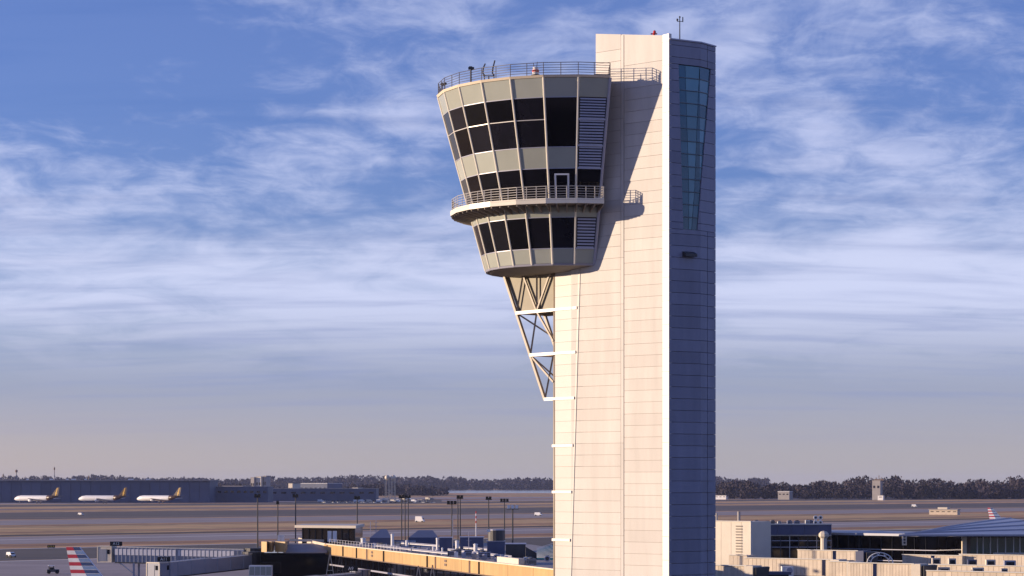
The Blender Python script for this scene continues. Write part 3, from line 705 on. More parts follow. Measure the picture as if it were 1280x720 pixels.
# dark monopitch roof next to it and the striped skylight
p = rp(657, 699); root = thing('roof_ramp', (p.x, p.y, RZ), 'dark sloping roof ramp between ribbed plant room and skylight', 'roof'); wd = 21/F*p.y
k = MB(); k.v = [Vector((p.x, p.y, RZ)), Vector((p.x+wd*1.2, p.y, RZ)), Vector((p.x+wd*1.2, p.y+6, RZ)), Vector((p.x, p.y+6, RZ)), Vector((p.x, p.y, RZ+1.9)), Vector((p.x, p.y+6, RZ+1.9))]
k.f = [(0,1,4), (3,5,2), (0,4,5,3), (1,2,5,4), (0,3,2,1)]; part('slope', k, ROOFD, root)
k = MB(); k.bar(Vector((p.x, p.y-0.1, RZ+1.95)), Vector((p.x+wd*1.2, p.y-0.1, RZ+0.05)), 0.2); part('edge_trim', k, DARKM, root)
p = rp(671, 700); root = thing('skylight', (p.x, p.y, RZ), 'blue glass skylight with diagonal white glazing bars beside the tower', 'skylight')
q0, q1, q2, q3 = Vector((p.x, p.y, RZ)), Vector((p.x+4.5, p.y-1.5, RZ)), Vector((p.x+4.5, p.y+3.0, RZ+2.9)), Vector((p.x, p.y+3.0, RZ+1.6))
k = MB(); k.hexa([q0, q1, Vector((q2.x, q2.y, RZ)), Vector((q3.x, q3.y, RZ)), q0+Vector((0,0,.3)), q1+Vector((0,0,.3)), q2, q3]); part('glass', k, BGLASS, root)
for i in range(11):
    t = (i+0.5)/11; a = q0.lerp(q3, t)+Vector((0,-0.05,0.36)); b = q1.lerp(q2, t)+Vector((0,-0.05,0.36)); k = MB(); k.bar(a, b, 0.07); part('glazing_bar', k, WHITE, root)
# pale vents, pipes, dishes
for i, (px, yb, yt, w, what) in enumerate(((454, 680, 673.5, 1.0, 'pale square roof vent behind the ochre fascia near the clerestory'), (490.5, 684, 668.5, 0.62, 'tall white vent pipe in front of the sloped blue plant room'),
        (508.5, 684.5, 676.5, 0.5, 'short white vent pipe left of the hipped plant room'), (546.8, 688.5, 673.5, 0.5, 'white vent pipe at the right corner of the hipped plant room'),
        (571.3, 692, 677, 0.62, 'tall white vent pipe in front of the wide air handler'), (594.5, 692.5, 681, 0.72, 'stout white vent pipe between air handler and cooling tower'),
        (604, 699, 690.5, 0.55, 'bent pale vent pipe below the cooling tower'), (541.5, 691.5, 684.5, 0.3, 'thin slanted white pipe near the fascia'), (553, 693.5, 686, 0.3, 'thin white pipe standing close to the fascia edge'))):
    p = rp(px, yb); hgt = (yb-yt)/F*p.y; root = thing('vent_pipe', (p.x, p.y, RZ), what, 'vent')
    k = MB(); k.tube((p.x, p.y, RZ), (p.x, p.y, RZ+hgt), w/2, 10); part('pipe', k, WHITE, root)
    k = MB(); k.tube((p.x, p.y, RZ+hgt), (p.x, p.y, RZ+hgt+0.2), w*0.66, 10, w*0.4); part('cowl', k, WHITE, root)
    k = MB(); k.tube((p.x, p.y, RZ), (p.x, p.y, RZ+0.25), w*0.75, 10); part('flashing', k, LOUV, root)
for px, yb, r0_, lb in ((620.5, 701, 0.55, 'small round blue grey fan at the foot of the cooling tower'), (684, 702, 0.5, 'round fan lying on the roof beside the skylight')):
    p = rp(px, yb); root = thing('roof_fan', (p.x, p.y, RZ), lb, 'fan'); k = MB(); k.tube((p.x, p.y-0.3, RZ+r0_), (p.x, p.y+0.3, RZ+r0_), r0_, 14); part('drum', k, LOUV, root)
    k = MB(); k.tube((p.x, p.y-0.35, RZ+r0_), (p.x, p.y-0.31, RZ+r0_), r0_*0.6, 10); part('hub', k, DARKM, root)
p0, p1 = rp(625, 703), rp(652, 706); k = MB(); k.bar(p0+Vector((0,0,0.5)), p1+Vector((0,0,0.5)), 1.0, 0.9); root = thing('roof_duct', (p0.x, p0.y, RZ), 'pale pinkish duct lying along the roof edge', 'duct'); part('duct', k, CREAM2, root)
for t in (0.1, 0.5, 0.9): q = p0.lerp(p1, t); k = MB(); k.box((q.x, q.y, RZ+0.03), (0.3, 1.2, 0.16)); part('support', k, DARKM, root)
for i, (px, yb, yt) in enumerate(((463, 682, 652), (470, 682, 650), (586, 691, 665), (566, 690, 645))):
    p = rp(px, yb); hgt = (yb-yt)/F*p.y; root = thing('antenna_mast', (p.x, p.y, RZ), ['slim grey antenna mast just right of the clerestory', 'taller slim antenna mast right of the clerestory', 'short railed antenna mast on the wide air handler', 'tall thin antenna mast beside the boxy air handler'][i], 'antenna')
    k = MB(); k.tube((p.x, p.y, RZ), (p.x, p.y, RZ+hgt), 0.06, 6); part('mast', k, LOUV, root)
    for t in (0.6, 0.75, 0.9): k = MB(); k.bar((p.x-0.5, p.y, RZ+hgt*t), (p.x+0.5, p.y, RZ+hgt*t), 0.05); part('crossarm', k, LOUV, root)
rng = random.Random(21)
for i in range(16):
    px = 470+i*12.5+rng.uniform(-3, 3); yb = 680+(px-405)*0.112-2.2; p = rp(px, yb); root = thing('roof_vent', (p.x, p.y, RZ), 'small low roof vent set along the concourse roof edge', 'vent', 'small vents along the concourse roof edge')
    s_ = rng.uniform(0.35, 0.8); k = MB(); k.box((p.x, p.y, RZ+s_*0.6), (s_, s_, s_*1.2)); part('curb', k, rng.choice([LOUV, BLUEM, WHITE, ROOF]), root)
    k = MB(); k.tube((p.x, p.y, RZ+s_*1.2), (p.x, p.y, RZ+s_*1.5), s_*0.6, 8, s_*0.25); part('cap', k, LOUV, root)

# ---------------------------------------------------------------- jet bridges
def sign_text(txt, loc, size, parent):
    p = wpos(parent); o = put('lettering', text_mesh(txt, size), WHITE, parent, Vector(loc)-p); o.rotation_euler = (R(90), 0, 0); return o
def jet_bridge(label, A, B, za, zb, h, w, m, ribs=12, cabm=None, rot=None, windows=False, sign=None, signpos=0.5, cabsize=3.4, wheels=True, yaw=0.0):
    A, B = Vector((A[0], A[1], 0)), Vector((B[0], B[1], 0)); d = (B-A); L_ = d.length; d.normalize(); n = Vector((-d.y, d.x, 0))
    if n.y > 0: n = -n                                                  # n points to the camera side
    root = thing('jet_bridge', (A.x, A.y, 0), label, 'jet bridge', None)
    zf = lambda t: za+(zb-za)*t
    def seg(t0, t1, hw, zx, nm, mm):
        a, b = A+d*L_*t0, A+d*L_*t1; k = MB()
        up = Vector((0,0,1)); za_, zb_ = zf(t0), zf(t1)
        k.hexa([a-n*hw+up*za_, b-n*hw+up*zb_, b+n*hw+up*zb_, a+n*hw+up*za_, a-n*hw+up*(za_+h+zx), b-n*hw+up*(zb_+h+zx), b+n*hw+up*(zb_+h+zx), a+n*hw+up*(za_+h+zx)])
        return part(nm, k, mm, root)
    t1 = seg(0.06, 0.55, w/2-0.15, -0.15, 'inner_tunnel', m); t2 = seg(0.5, 0.93, w/2, 0.0, 'outer_tunnel', m)
    for i in range(ribs):
        t = 0.08+0.84*(i+0.5)/ribs; hw = (w/2-0.15) if t < 0.5 else w/2; tt = t1 if t < 0.5 else t2; hx = -0.15 if t < 0.5 else 0
        a = A+d*L_*t+n*(hw+0.04); k = MB(); k.bar(a+Vector((0,0,zf(t)+0.05)), a+Vector((0,0,zf(t)+h+hx-0.05)), 0.16, 0.1); part('rib', k, m, tt)
        if windows and t > 0.12:
            a2 = A+d*L_*(t+0.42/ribs)+n*(hw+0.02); k = MB(); k.hexa([a2-d*0.36+Vector((0,0,zf(t)+h*0.5)), a2+d*0.36+Vector((0,0,zf(t)+h*0.5)), a2+d*0.36+n*0.05+Vector((0,0,zf(t)+h*0.5)), a2-d*0.36+n*0.05+Vector((0,0,zf(t)+h*0.5)), a2-d*0.36+Vector((0,0,zf(t)+h*0.9)), a2+d*0.36+Vector((0,0,zf(t)+h*0.9)), a2+d*0.36+n*0.05+Vector((0,0,zf(t)+h*0.9)), a2-d*0.36+n*0.05+Vector((0,0,zf(t)+h*0.9))]); part('window_panel', k, windows, tt)
    for t0, t1_ in ((0.06, 0.5), (0.5, 0.93)):
        a, b = A+d*L_*t0+n*(w/2-0.05), A+d*L_*t1_+n*(w/2-0.05); k = MB(); k.bar(a+Vector((0,0,zf(t0)+h+0.08)), b+Vector((0,0,zf(t1_)+h+0.08)), 0.14, 0.14); part('roof_rail', k, TRIM, root)
        a, b = A+d*L_*t0+n*(w/2+0.03), A+d*L_*t1_+n*(w/2+0.03); k = MB(); k.bar(a+Vector((0,0,zf(t0)-0.05)), b+Vector((0,0,zf(t1_)-0.05)), 0.2, 0.24); part('floor_beam', k, DARKM, root)
    k = MB(); k.tube((A.x, A.y, za-0.4), (A.x, A.y, za+h+0.35), w*0.68, 14); ro = part('rotunda', k, rot or m, root)
    for i in range(10):
        an = 2*math.pi*i/10; k = MB(); k.bar((A.x+w*0.69*math.cos(an), A.y+w*0.69*math.sin(an), za-0.3), (A.x+w*0.69*math.cos(an), A.y+w*0.69*math.sin(an), za+h+0.3), 0.1); part('rib', k, DARKM, ro)
    k = MB(); k.tube((A.x, A.y, 0), (A.x, A.y, za-0.4), 0.5, 10); part('column', k, STONE, root)
    # cab at the aircraft end
    ang = math.atan2(d.y, d.x)+yaw; cp = B; hc = h+0.35; cs = cabsize
    k = MB(); k.box((cp.x, cp.y, zb+hc/2-0.1), (cs, cs, hc), ang); cbx = part('cab', k, cabm or m, root)
    fd = Vector((math.cos(ang), math.sin(ang), 0)); sd = Vector((-fd.y, fd.x, 0))
    if sd.y > 0: sd = -sd
    def cpiece(nm, o_, sx, sz, x_, z_, mm, out=0.04):
        k = MB(); c_ = cp+o_*(cs/2+out/2); e = Vector((-o_.y, o_.x, 0)); c_ = c_+e*x_; an = math.atan2(e.y, e.x); k.box((c_.x, c_.y, zb+z_), (sx, out, sz), an); part(nm, k, mm, cbx)
    for o_ in (sd, fd):
        cpiece('window_pane', o_, cs*0.18, hc*0.28, cs*0.27, hc*0.62, GLASS); cpiece('side_panel', o_, cs*0.5, hc*0.72, -cs*0.14, hc*0.42, m if cabm else LOUV, 0.05)
        cpiece('frame', o_, cs*1.02, 0.22, 0, hc-0.2, CREAM2, 0.08); cpiece('frame', o_, cs*1.02, 0.2, 0, 0.0, CREAM2, 0.08); cpiece('frame', o_, 0.18, hc, cs*0.48, hc*0.45, CREAM2, 0.08); cpiece('frame', o_, 0.18, hc, -cs*0.48, hc*0.45, CREAM2, 0.08)
    if wheels:
        for s_ in (-1, 1):
            a = A+d*L_*0.8+n*s_*1.6; k = MB(); k.bar(Vector((a.x, a.y, 1.0)), Vector((a.x, a.y, zf(0.8)-0.1)), 0.4); part('leg', k, LOUV, root)
            k = MB(); k.tube((a.x-0.25, a.y, 0.55), (a.x+0.25, a.y, 0.55), 0.55, 14); part('wheel', k, BLACK, root)
        a = A+d*L_*0.8; k = MB(); k.bar(a-n*2.2+Vector((0,0,1.0)), a+n*2.2+Vector((0,0,1.0)), 0.4); part('axle_beam', k, LOUV, root)
        a = A+d*L_*0.95-n*(w/2+0.8); b = A+d*L_*0.75-n*(w/2+0.8); k = MB(); k.bar(Vector((a.x, a.y, zb)), Vector((b.x, b.y, 0.2)), 0.7, 0.15); part('stairs', k, LOUV, root)
    if sign:
        a = A+d*L_*signpos+n*(w/2*0.5); z_ = zf(signpos)+h; k = MB(); k.box((a.x, a.y, z_+0.75), (2.6, 0.16, 0.95)); sg_ = part('gate_sign', k, BLACK, root)
        sign_text(sign, (a.x, a.y-0.11, z_+0.75), 0.85, sg_)
        k = MB(); k.bar((a.x-0.9, a.y, z_-0.05), (a.x-0.9, a.y, z_+0.3), 0.08); k.bar((a.x+0.9, a.y, z_-0.05), (a.x+0.9, a.y, z_+0.3), 0.08); part('sign_bracket', k, DARKM, root)
    return root
WINL = mat('pale_bridge_panel', (0.72, 0.72, 0.78), 0.3)  # plain pale colour for the bridge window strip
Yj = 492.0
jet_bridge('grey jet bridge with a row of pale windows reaching far left behind the striped fin', (X_(318, Yj), Yj), (X_(134, Yj+6), Yj+6), Z_(706, Yj), Z_(703.5, Yj), 3.2, 3.0, BRIDGE, 30, CREAM2, DARKM, WINL, 'A12', 0.93, 3.2)
jet_bridge('grey jet bridge with plain sides in front of the windowed one', (X_(316, Yj-5), Yj-5), (X_(198, 468), 468), Z_(708, Yj), Z_(722, 468), 2.9, 3.1, BRIDGE, 6, BRIDGE, DARKM, False, 'A11', 0.97, 3.4, yaw=0.2)
jet_bridge('low grey ribbed jet bridge below the ochre fascia beside the a-frame struts', (X_(450, 430), 430), (X_(352, 412), 412), 3.0, 2.3, 2.8, 2.8, BRIDGE, 26, BRIDGE, BRIDGE, False, 'A9', 0.16, 3.0)
# splayed A-frame stays under the eaves
for i, (px, py0, py1, Y) in enumerate(((412.5, 691, 712, c0.y-6), (523, 707, 728, 405), (540.5, 706, 728, 398))):
    a = at(px, py0, Y); root = thing('stay_frame', (a.x, a.y, 0), ['pale a-frame stay under the left end of the fascia', 'left of the two close a-frame stays under the fascia', 'right of the two close a-frame stays under the fascia'][i], 'frame')
    for s_ in (-1, 1): k = MB(); k.bar(a, Vector((a.x+s_*1.35, a.y, 0)), 0.14); part('leg', k, RAIL, root)
    k = MB(); k.bar(Vector((a.x-0.55, a.y, a.z*0.55)), Vector((a.x+0.55, a.y, a.z*0.55)), 0.1); part('crossbar', k, RAIL, root)

# ---------------------------------------------------------------- airliners
def loft(k, st, n=16):
    k.rings([[Vector((x, r*w_*math.cos(2*math.pi*i/n), zc+r*math.sin(2*math.pi*i/n))) for i in range(n)] for x, r, zc, w_ in st]); return k
def fin_poly(k, pts, th):
    n = len(pts); o = len(k.v); k.v += [Vector((x, -th/2, z)) for x, z in pts]+[Vector((x, th/2, z)) for x, z in pts]
    k.f.append(tuple(o+i for i in range(n))); k.f.append(tuple(o+n+i for i in reversed(range(n))))
    for i in range(n): j = (i+1) % n; k.f.append((o+j, o+i, o+n+i, o+n+j))
    return k
def airliner(label, L_, r, zc, fin_h, body, tail, stripes, group=None):
    """nose towards +X, tail at the origin"""
    root = thing('airliner', (0, 0, 0), label, 'airplane', group)
    k = loft(MB(), [(-0.2, 0.12*r, zc+r*0.75, 1), (L_*0.06, 0.34*r, zc+r*0.6, 1), (L_*0.16, 0.72*r, zc+r*0.26, 1), (L_*0.28, r, zc, 1), (L_*0.84, r, zc, 1), (L_*0.92, r*0.86, zc-r*0.08, 1), (L_*0.97, r*0.55, zc-r*0.22, 1), (L_, r*0.1, zc-r*0.35, 1)])
    part('fuselage', k, body, root, True)
    for s_ in (-1, 1):
        k = MB(); sp = L_*0.46; z = zc-r*0.5
        k.hexa([Vector((L_*0.40, s_*r*0.7, z-0.3)), Vector((L_*0.60, s_*r*0.7, z-0.3)), Vector((L_*0.33, s_*sp, z+1.4)), Vector((L_*0.29, s_*sp, z+1.4)), Vector((L_*0.40, s_*r*0.7, z+0.3)), Vector((L_*0.60, s_*r*0.7, z+0.3)), Vector((L_*0.33, s_*sp, z+1.5)), Vector((L_*0.29, s_*sp, z+1.5))]); part('wing', k, SILV, root)
        k = MB(); k.rings([[Vector((L_*0.5+q, s_*sp*0.34+rr*math.cos(2*math.pi*i/12), z-0.75+rr*math.sin(2*math.pi*i/12))) for i in range(12)] for q, rr in ((-2.2, r*0.3), (0, r*0.5), (2.0, r*0.52), (2.3, r*0.46))]); part('engine', k, body, root, True)
        k = MB(); k.hexa([Vector((0.3, s_*0.4, zc+r*0.5)), Vector((L_*0.1, s_*0.4, zc+r*0.5)), Vector((L_*0.03, s_*sp*0.38, zc+r*0.8)), Vector((0.0, s_*sp*0.38, zc+r*0.8)), Vector((0.3, s_*0.4, zc+r*0.5+0.3)), Vector((L_*0.1, s_*0.4, zc+r*0.5+0.3)), Vector((L_*0.03, s_*sp*0.38, zc+r*0.8+0.1)), Vector((0.0, s_*sp*0.38, zc+r*0.8+0.1))]); part('stabiliser', k, SILV, root)
        k = MB(); k.bar((L_*0.44, s_*r, 0.8), (L_*0.44, s_*r, zc-r*0.5), 0.3); gr = part('main_gear', k, LOUV, root)
        k = MB(); k.tube((L_*0.44, s_*r-0.35, 0.55), (L_*0.44, s_*r+0.35, 0.55), 0.55, 12); part('wheel', k, BLACK, gr)
    k = MB(); k.bar((L_*0.88, 0, 0.5), (L_*0.88, 0, zc-r*0.6), 0.2); gr = part('nose_gear', k, LOUV, root)
    k = MB(); k.tube((L_*0.88, -0.25, 0.4), (L_*0.88, 0.25, 0.4), 0.4, 12); part('wheel', k, BLACK, gr)
    k = MB(); k.box((L_*0.955, 0, zc+r*0.38), (L_*0.02, r*1.1, r*0.25)); part('cockpit_window', k, GLASS, root)
    zb_ = zc+r*0.7; rc = fin_h*1.0; tc_ = fin_h*0.34
    te = lambda t: -1.6*t*fin_h*0.12; le = lambda t: rc+(tc_+te(1)-rc)*t
    k = MB(); fin_poly(k, [(te(0)+0.15, zb_-0.4), (le(0)*1.25, zb_-0.4), (le(0.12), zb_+fin_h*0.12), (le(1), zb_+fin_h), (te(1), zb_+fin_h)], 0.34); fin = part('fin', k, tail, root)
    stripes(fin, root, zb_, fin_h, te, le)
    for i in range(int(L_*0.45)):
        x = L_*0.22+i*1.45
        if x > L_*0.86: break
        for s_ in (-1, 1): k = MB(); k.box((x, s_*r*0.985, zc+r*0.2), (0.42, 0.06, 0.5)); w_ = part('cabin_window', k, GLASS, root) if stripes is not cargo else None
    return root
def flag_fin(fin, root, zb_, fh, te, le):
    n = 11
    for i in range(n):
        t0, t1 = i/n+0.004, (i+1)/n-0.004
        for s_ in (-1, 1):
            y0, y1 = s_*0.17, s_*0.2
            def quadp(a0, a1, b0, b1, m, nm):
                k = MB(); z0, z1 = zb_+fh*t0, zb_+fh*t1
                k.hexa([Vector((a0, y0, z0)), Vector((a1, y0, z0)), Vector((a1, y1, z0)), Vector((a0, y1, z0)), Vector((b0, y0, z1)), Vector((b1, y0, z1)), Vector((b1, y1, z1)), Vector((b0, y1, z1))]); part(nm, k, m, fin)
            m0, m1 = te(t0)+(le(t0)-te(t0))*0.5, te(t1)+(le(t1)-te(t1))*0.5
            quadp(te(t0), m0, te(t1), m1, LIVR if i % 2 == 0 else LIVW, 'stripe')
            quadp(m0+0.02, le(t0)-0.05, m1+0.02, le(t1)-0.05, LIVB if i % 2 == 0 else mat('livery_mid_blue', (0.16, 0.25, 0.45), 0.35), 'stripe')
def cargo(fin, root, zb_, fh, te, le):
    for s_ in (-1, 1):
        k = MB(); y0, y1 = s_*0.17, s_*0.24
        a = [(te(t)+(le(t)-te(t))*f, t) for f, t in ((0.30, 0.04), (0.44, 0.04), (0.78, 0.93), (0.52, 0.93))]
        k.hexa([Vector((x, y0, zb_+fh*t)) for x, t in a]+[Vector((x, y1, zb_+fh*t)) for x, t in a]); part('gold_stripe', k, GOLD, fin)
        k = MB(); a = [(te(t)+(le(t)-te(t))*f, t) for f, t in ((0.22, 0.28), (0.55, 0.30), (0.62, 0.46), (0.36, 0.44))]; k.hexa([Vector((x, y0*1.02, zb_+fh*t)) for x, t in a]+[Vector((x, y1*1.1, zb_+fh*t)) for x, t in a]); part('gold_shield', k, GOLD, fin)
    # brown rear body
    k = loft(MB(), [(-0.3, 0.13*2.8, 0, 1), (3, 0.4*2.8, 0, 1)], 8)
def place(o, loc, ang, sc=1.0):
    o.location = loc; o.rotation_euler = (0, 0, ang); o.scale = (sc, sc, sc)
# the striped fin at the lower left: tip height about 12 m, which fixes the distance
Yt = 368.0
pl = airliner('silver airliner with red, white and blue striped fin beside the jet bridges', 38, 1.98, 4.0, 6.6, SILV, LIVW, flag_fin)
place(pl, (X_(92.5, Yt), Yt, 0.05), R(-14))
pl2 = copy_tree(pl); pl2['label'] = 'far airliner whose striped fin shows above the curved terminal roof'
place(pl2, (X_(1238, 1000), 1000, 0.05), R(-24))
pl2.scale = (0.98, 0.98, 0.98)
Yu = F*H/(629.5-HY)
up = airliner('white cargo jet with brown and gold fin, leftmost of three by the hangar', 55, 2.85, 5.3, 8.8, WHITE, TBROWN, cargo, 'cargo jets parked in front of the hangar')
for ch in list(up.children):
    if ch.name.startswith('stabiliser'): ch.data.materials[0] = TBROWN
k = loft(MB(), [(-0.35, 0.14*2.85, 5.3+2.85*0.75, 1), (3.4, 0.38*2.85, 5.3+2.85*0.6, 1), (8.9, 0.745*2.85, 5.3+2.85*0.26, 1), (13.0, 0.945*2.85, 5.3+0.35, 1)], 16)
part('tail_cone', k, TBROWN, up, True)
# nose to the left in the photograph: tail at the right
for i, (pt, lb) in enumerate(((72.5, None), (157, 'white cargo jet with brown and gold fin, middle of three by the hangar'), (225, 'white cargo jet with brown and gold fin, rightmost of three by the hangar'))):
    o = up if i == 0 else copy_tree(up)
    if lb: o['label'] = lb
    place(o, (X_(pt, Yu), Yu, 0.05), R([153, 158, 150][i]), 1.12)

# ---------------------------------------------------------------- far buildings left
Yg = Yu+110
hx0, hx1 = X_(-60, Yg), X_(262, Yg); hz = Z_(601, Yg)
hg = thing('hangar', ((hx0+hx1)/2, Yg, 0), 'long dark blue cargo hangar behind the three parked jets', 'hangar')
k = MB(); k.box(((hx0+hx1)/2, Yg+40, hz/2), (hx1-hx0, 80, hz)); part('wall', k, NAVY, hg)
nb_ = 26
for i in range(nb_):
    w = (hx1-hx0)/nb_; k = MB(); k.box((hx0+w*(i+0.5), Yg-0.3, hz*0.47), (w*0.93, 0.6, hz*0.9)); part('wall_panel', k, NAVY, hg)
k = MB(); k.box(((hx0+hx1)/2, Yg+39, hz+0.5), (hx1-hx0+2, 84, 1.0)); part('roof', k, STONE, hg)
for px, w in ((80, 2.5), (60, 4), (88, 5), (103, 2), (160, 6), (182, 5), (30, 2)):
    k = MB(); k.box((X_(px, Yg), Yg+20, hz+1.7), (w, 4, 1.6)); part('roof_unit', k, WHITE, hg)
def far_box(name, px0, px1, yt, Y, d, m, label, cat='building', wins=0, yb=None, roofm=None):
    x0, x1 = X_(px0, Y), X_(px1, Y); h_ = Z_(yt, Y); root = thing(name, ((x0+x1)/2, Y, 0), label, cat)
    k = MB(); k.box(((x0+x1)/2, Y+d/2, h_/2), (x1-x0, d, h_)); part('wall', k, m, root)
    k = MB(); k.box(((x0+x1)/2, Y+d/2, h_+0.3), (x1-x0+0.8, d+0.8, 0.6)); part('roof', k, roofm or STONE, root)
    for i in range(wins):
        k = MB(); k.box((x0+(x1-x0)*(i+0.5)/wins, Y-0.1, h_*0.68), ((x1-x0)/wins*0.5, 0.2, h_*0.13)); part('window', k, GLASS, root)
    if x1-x0 < 60: root.rotation_euler = (0, 0, R(-27))
    return root
far_box('warehouse', 262, 335, 608.5, Yg+60, 60, NAVY, 'low dark blue warehouse right of the big hangar', wins=9)
far_box('warehouse', 300, 470, 611, Yg+260, 60, NAVY, 'long low warehouse behind the full car park', wins=14)
far_box('warehouse', 252, 264, 601.5, Yg+150, 14, CREAM2, 'small cream block on the corner of the big hangar', wins=2)
far_box('office_building', 276, 306, 608, Yg+330, 20, WHITE, 'low white building beyond the warehouse roof', wins=5)
far_box('office_building', 360, 366, 604.5, Yg+420, 20, CREAM2, 'small cream building left of the long white roof', wins=2)
far_box('depot', 371, 412, 604.5, Yg+560, 40, NAVY, 'long depot with a white roof line against the woods', wins=6, roofm=WHITE)
far_box('depot', 440, 448, 610, Yg+300, 12, WHITE, 'tiny white shed at the end of the car park', wins=1)
for i, (px, w, yt) in enumerate(((315.5, 6, 597), (323, 9, 596), (331, 5, 595))):
    far_box('silo_block', px-w/2+0.6, px+w/2-0.6, yt, Yg+700, 12, CREAM2 if i == 1 else STONE, ['left narrow pale tower block on the horizon', 'widest pale tower block on the horizon', 'right slim pale tower block on the horizon'][i], 'tower block', wins=2)
for i, (px, yt, lb) in enumerate(((4, 592, 'leftmost thin mast above the hangar roof'), (20.5, 586.5, 'thicker short mast above the hangar roof'), (68, 583.5, 'tall thin mast above the hangar roof'), (111, 594, 'short white mast above the hangar roof'))):
    Y = Yg+300; x = X_(px, Y); root = thing('far_mast', (x, Y, 0), lb, 'mast'); k = MB(); k.tube((x, Y, 0), (x, Y, Z_(yt, Y)), 1.3 if i == 1 else 0.7, 6, 0.5); part('pole', k, STONE, root)
    k = MB(); k.tube((x, Y, Z_(yt+4, Y)), (x, Y, Z_(yt+1, Y)), 1.6 if i == 1 else 0.9, 8); part('head', k, BROWN, root)
for i, px in enumerate((484, 491.5)):
    Y = Yg+200; x = X_(px, Y); zt = Z_(594, Y); root = thing('water_tower', (x, Y, 0), ['left of two pale round topped lattice towers on the horizon', 'right of two pale round topped lattice towers on the horizon'][i], 'tower')
    k = MB(); k.ball((x, Y, zt-3), 3.2, 3.2, 3.4, 12, 8); part('tank', k, CREAM2, root, True)
    for an in range(4):
        cx_, cy_ = 2.6*math.cos(an*1.57+0.5), 2.6*math.sin(an*1.57+0.5); k = MB(); k.bar((x+cx_*1.2, Y+cy_*1.2, 0), (x+cx_, Y+cy_, zt-4), 0.7); part('leg', k, CREAM2, root)
    for zz in (5, 11): k = MB(); k.bar((x-2.9, Y, zz), (x+2.9, Y, zz), 0.5); part('brace', k, CREAM2, root)
# parked cars in the far car park
def make_car(m, label, group):
    root = thing('parked_car', (0, 0, 0), label, 'car', group)
    k = MB(); k.hexa([Vector(q) for q in ((-2.2,-0.9,0.35),(2.2,-0.9,0.35),(2.2,0.9,0.35),(-2.2,0.9,0.35),(-2.2,-0.9,0.9),(2.2,-0.9,0.85),(2.2,0.9,0.85),(-2.2,0.9,0.9))]); part('body', k, m, root)
    k = MB(); k.hexa([Vector(q) for q in ((-1.7,-0.82,0.88),(1.1,-0.82,0.88),(1.1,0.82,0.88),(-1.7,0.82,0.88),(-1.2,-0.7,1.45),(0.5,-0.7,1.45),(0.5,0.7,1.45),(-1.2,0.7,1.45))]); part('cabin', k, GLASS, root)
    for x in (-1.4, 1.4):
        for y in (-0.85, 0.85): k = MB(); k.tube((x, y-0.1, 0.33), (x, y+0.1, 0.33), 0.33, 8); part('wheel', k, BLACK, root)
    return root
cg = 'cars in the far car park'
protos = [make_car(mat('car_white', (0.75, 0.75, 0.75), 0.3), 'small pale car parked in the far car park', cg), make_car(mat('car_dark', (0.04, 0.04, 0.05), 0.3), 'small dark car parked in the far car park', cg), make_car(mat('car_silver', (0.5, 0.5, 0.52), 0.3, 0.4), 'small silver grey car parked in the far car park', cg)]
used = [0]*3; rc = random.Random(8)
spots = [(px, py) for py in (625.6, 627.2, 628.6) for px in [378+i*5.6 for i in range(30)]]
for px, py in spots:
    if rc.random() < 0.2 or (px < 395 and py > 627): continue
    t = rc.choices((0, 1, 2), (5, 3, 3))[0]; o = protos[t] if not used[t] else copy_tree(protos[t]); used[t] = 1
    g = gnd(px+rc.uniform(-1, 1), py); o.location = (g.x, g.y, 0.06); o.rotation_euler = (0, 0, rc.choice((R(152), R(-28), R(62)))+rc.uniform(-0.05, 0.05)); o.scale = (1.12, 1.12, 1.15)
sheet('car_park', [gnd(370, 629.3), gnd(552, 629.3), gnd(552, 624.6), gnd(370, 624.6)], 0.05, ASPH)

# ---------------------------------------------------------------- light masts on the apron
def light_mast(px, yt, Y, heads, label, lit=False, r=0.16):
    x = X_(px, Y); zt = Z_(yt, Y); root = thing('light_mast', (x, Y, 0), label, 'light mast', 'apron light masts')
    k = MB(); k.tube((x, Y, 0), (x, Y, zt), r*1.25, 8, r*0.8); part('pole', k, DARKM, root)
    k = MB(); w = 0.75*heads; k.bar((x-w/2, Y, zt-0.4), (x+w/2, Y, zt-0.4), 0.14); part('crossarm', k, DARKM, root)
    for i in range(heads):
        hx = x-w/2+w*(i+0.5)/heads; k = MB(); k.box((hx, Y-0.2, zt), (0.62, 0.6, 0.75)); hd_ = part('floodlight', k, CREAM2 if lit else LAMP, root)
        k = MB(); k.box((hx, Y-0.54, zt), (0.5, 0.06, 0.6)); part('lens', k, WHITE if lit else GLASS, hd_)
for a in ((322, 619.5, 520, 2, 'leftmost dark light mast rising from the ochre end block'), (347.2, 628, 560, 1, 'dark light mast behind the white vent stacks'), (369.5, 619.5, 560, 2, 'dark light mast at the left end of the clerestory roof'),
          (446.5, 622, 545, 2, 'dark light mast at the right end of the clerestory roof'), (502, 620.5, 560, 2, 'left of three clustered light masts above the sloped plant room'), (506.3, 620.5, 620, 1, 'middle of three clustered light masts above the sloped plant room'),
          (510.3, 620.5, 640, 2, 'right of three clustered light masts above the sloped plant room'), (564.8, 628, 520, 3, 'dark light mast in front of the close pair left of the drum'), (572.3, 621, 600, 1, 'left of the close pair of light masts'), (575.2, 621, 540, 2, 'right of the close pair of light masts'),
          (610.8, 622.5, 560, 2, 'single headed dark mast left of the drum tank'), (630.5, 625, 590, 3, 'dark light mast just right of the drum tank')):
    light_mast(*a)
light_mast(640.8, 633.5, 430, 3, 'light mast with pale heads beside the ribbed plant room', True)
Y = 760; x = X_(595, Y); root = thing('marker_mast', (x, Y, 0), 'thin orange and white marker mast out on the grass', 'mast')
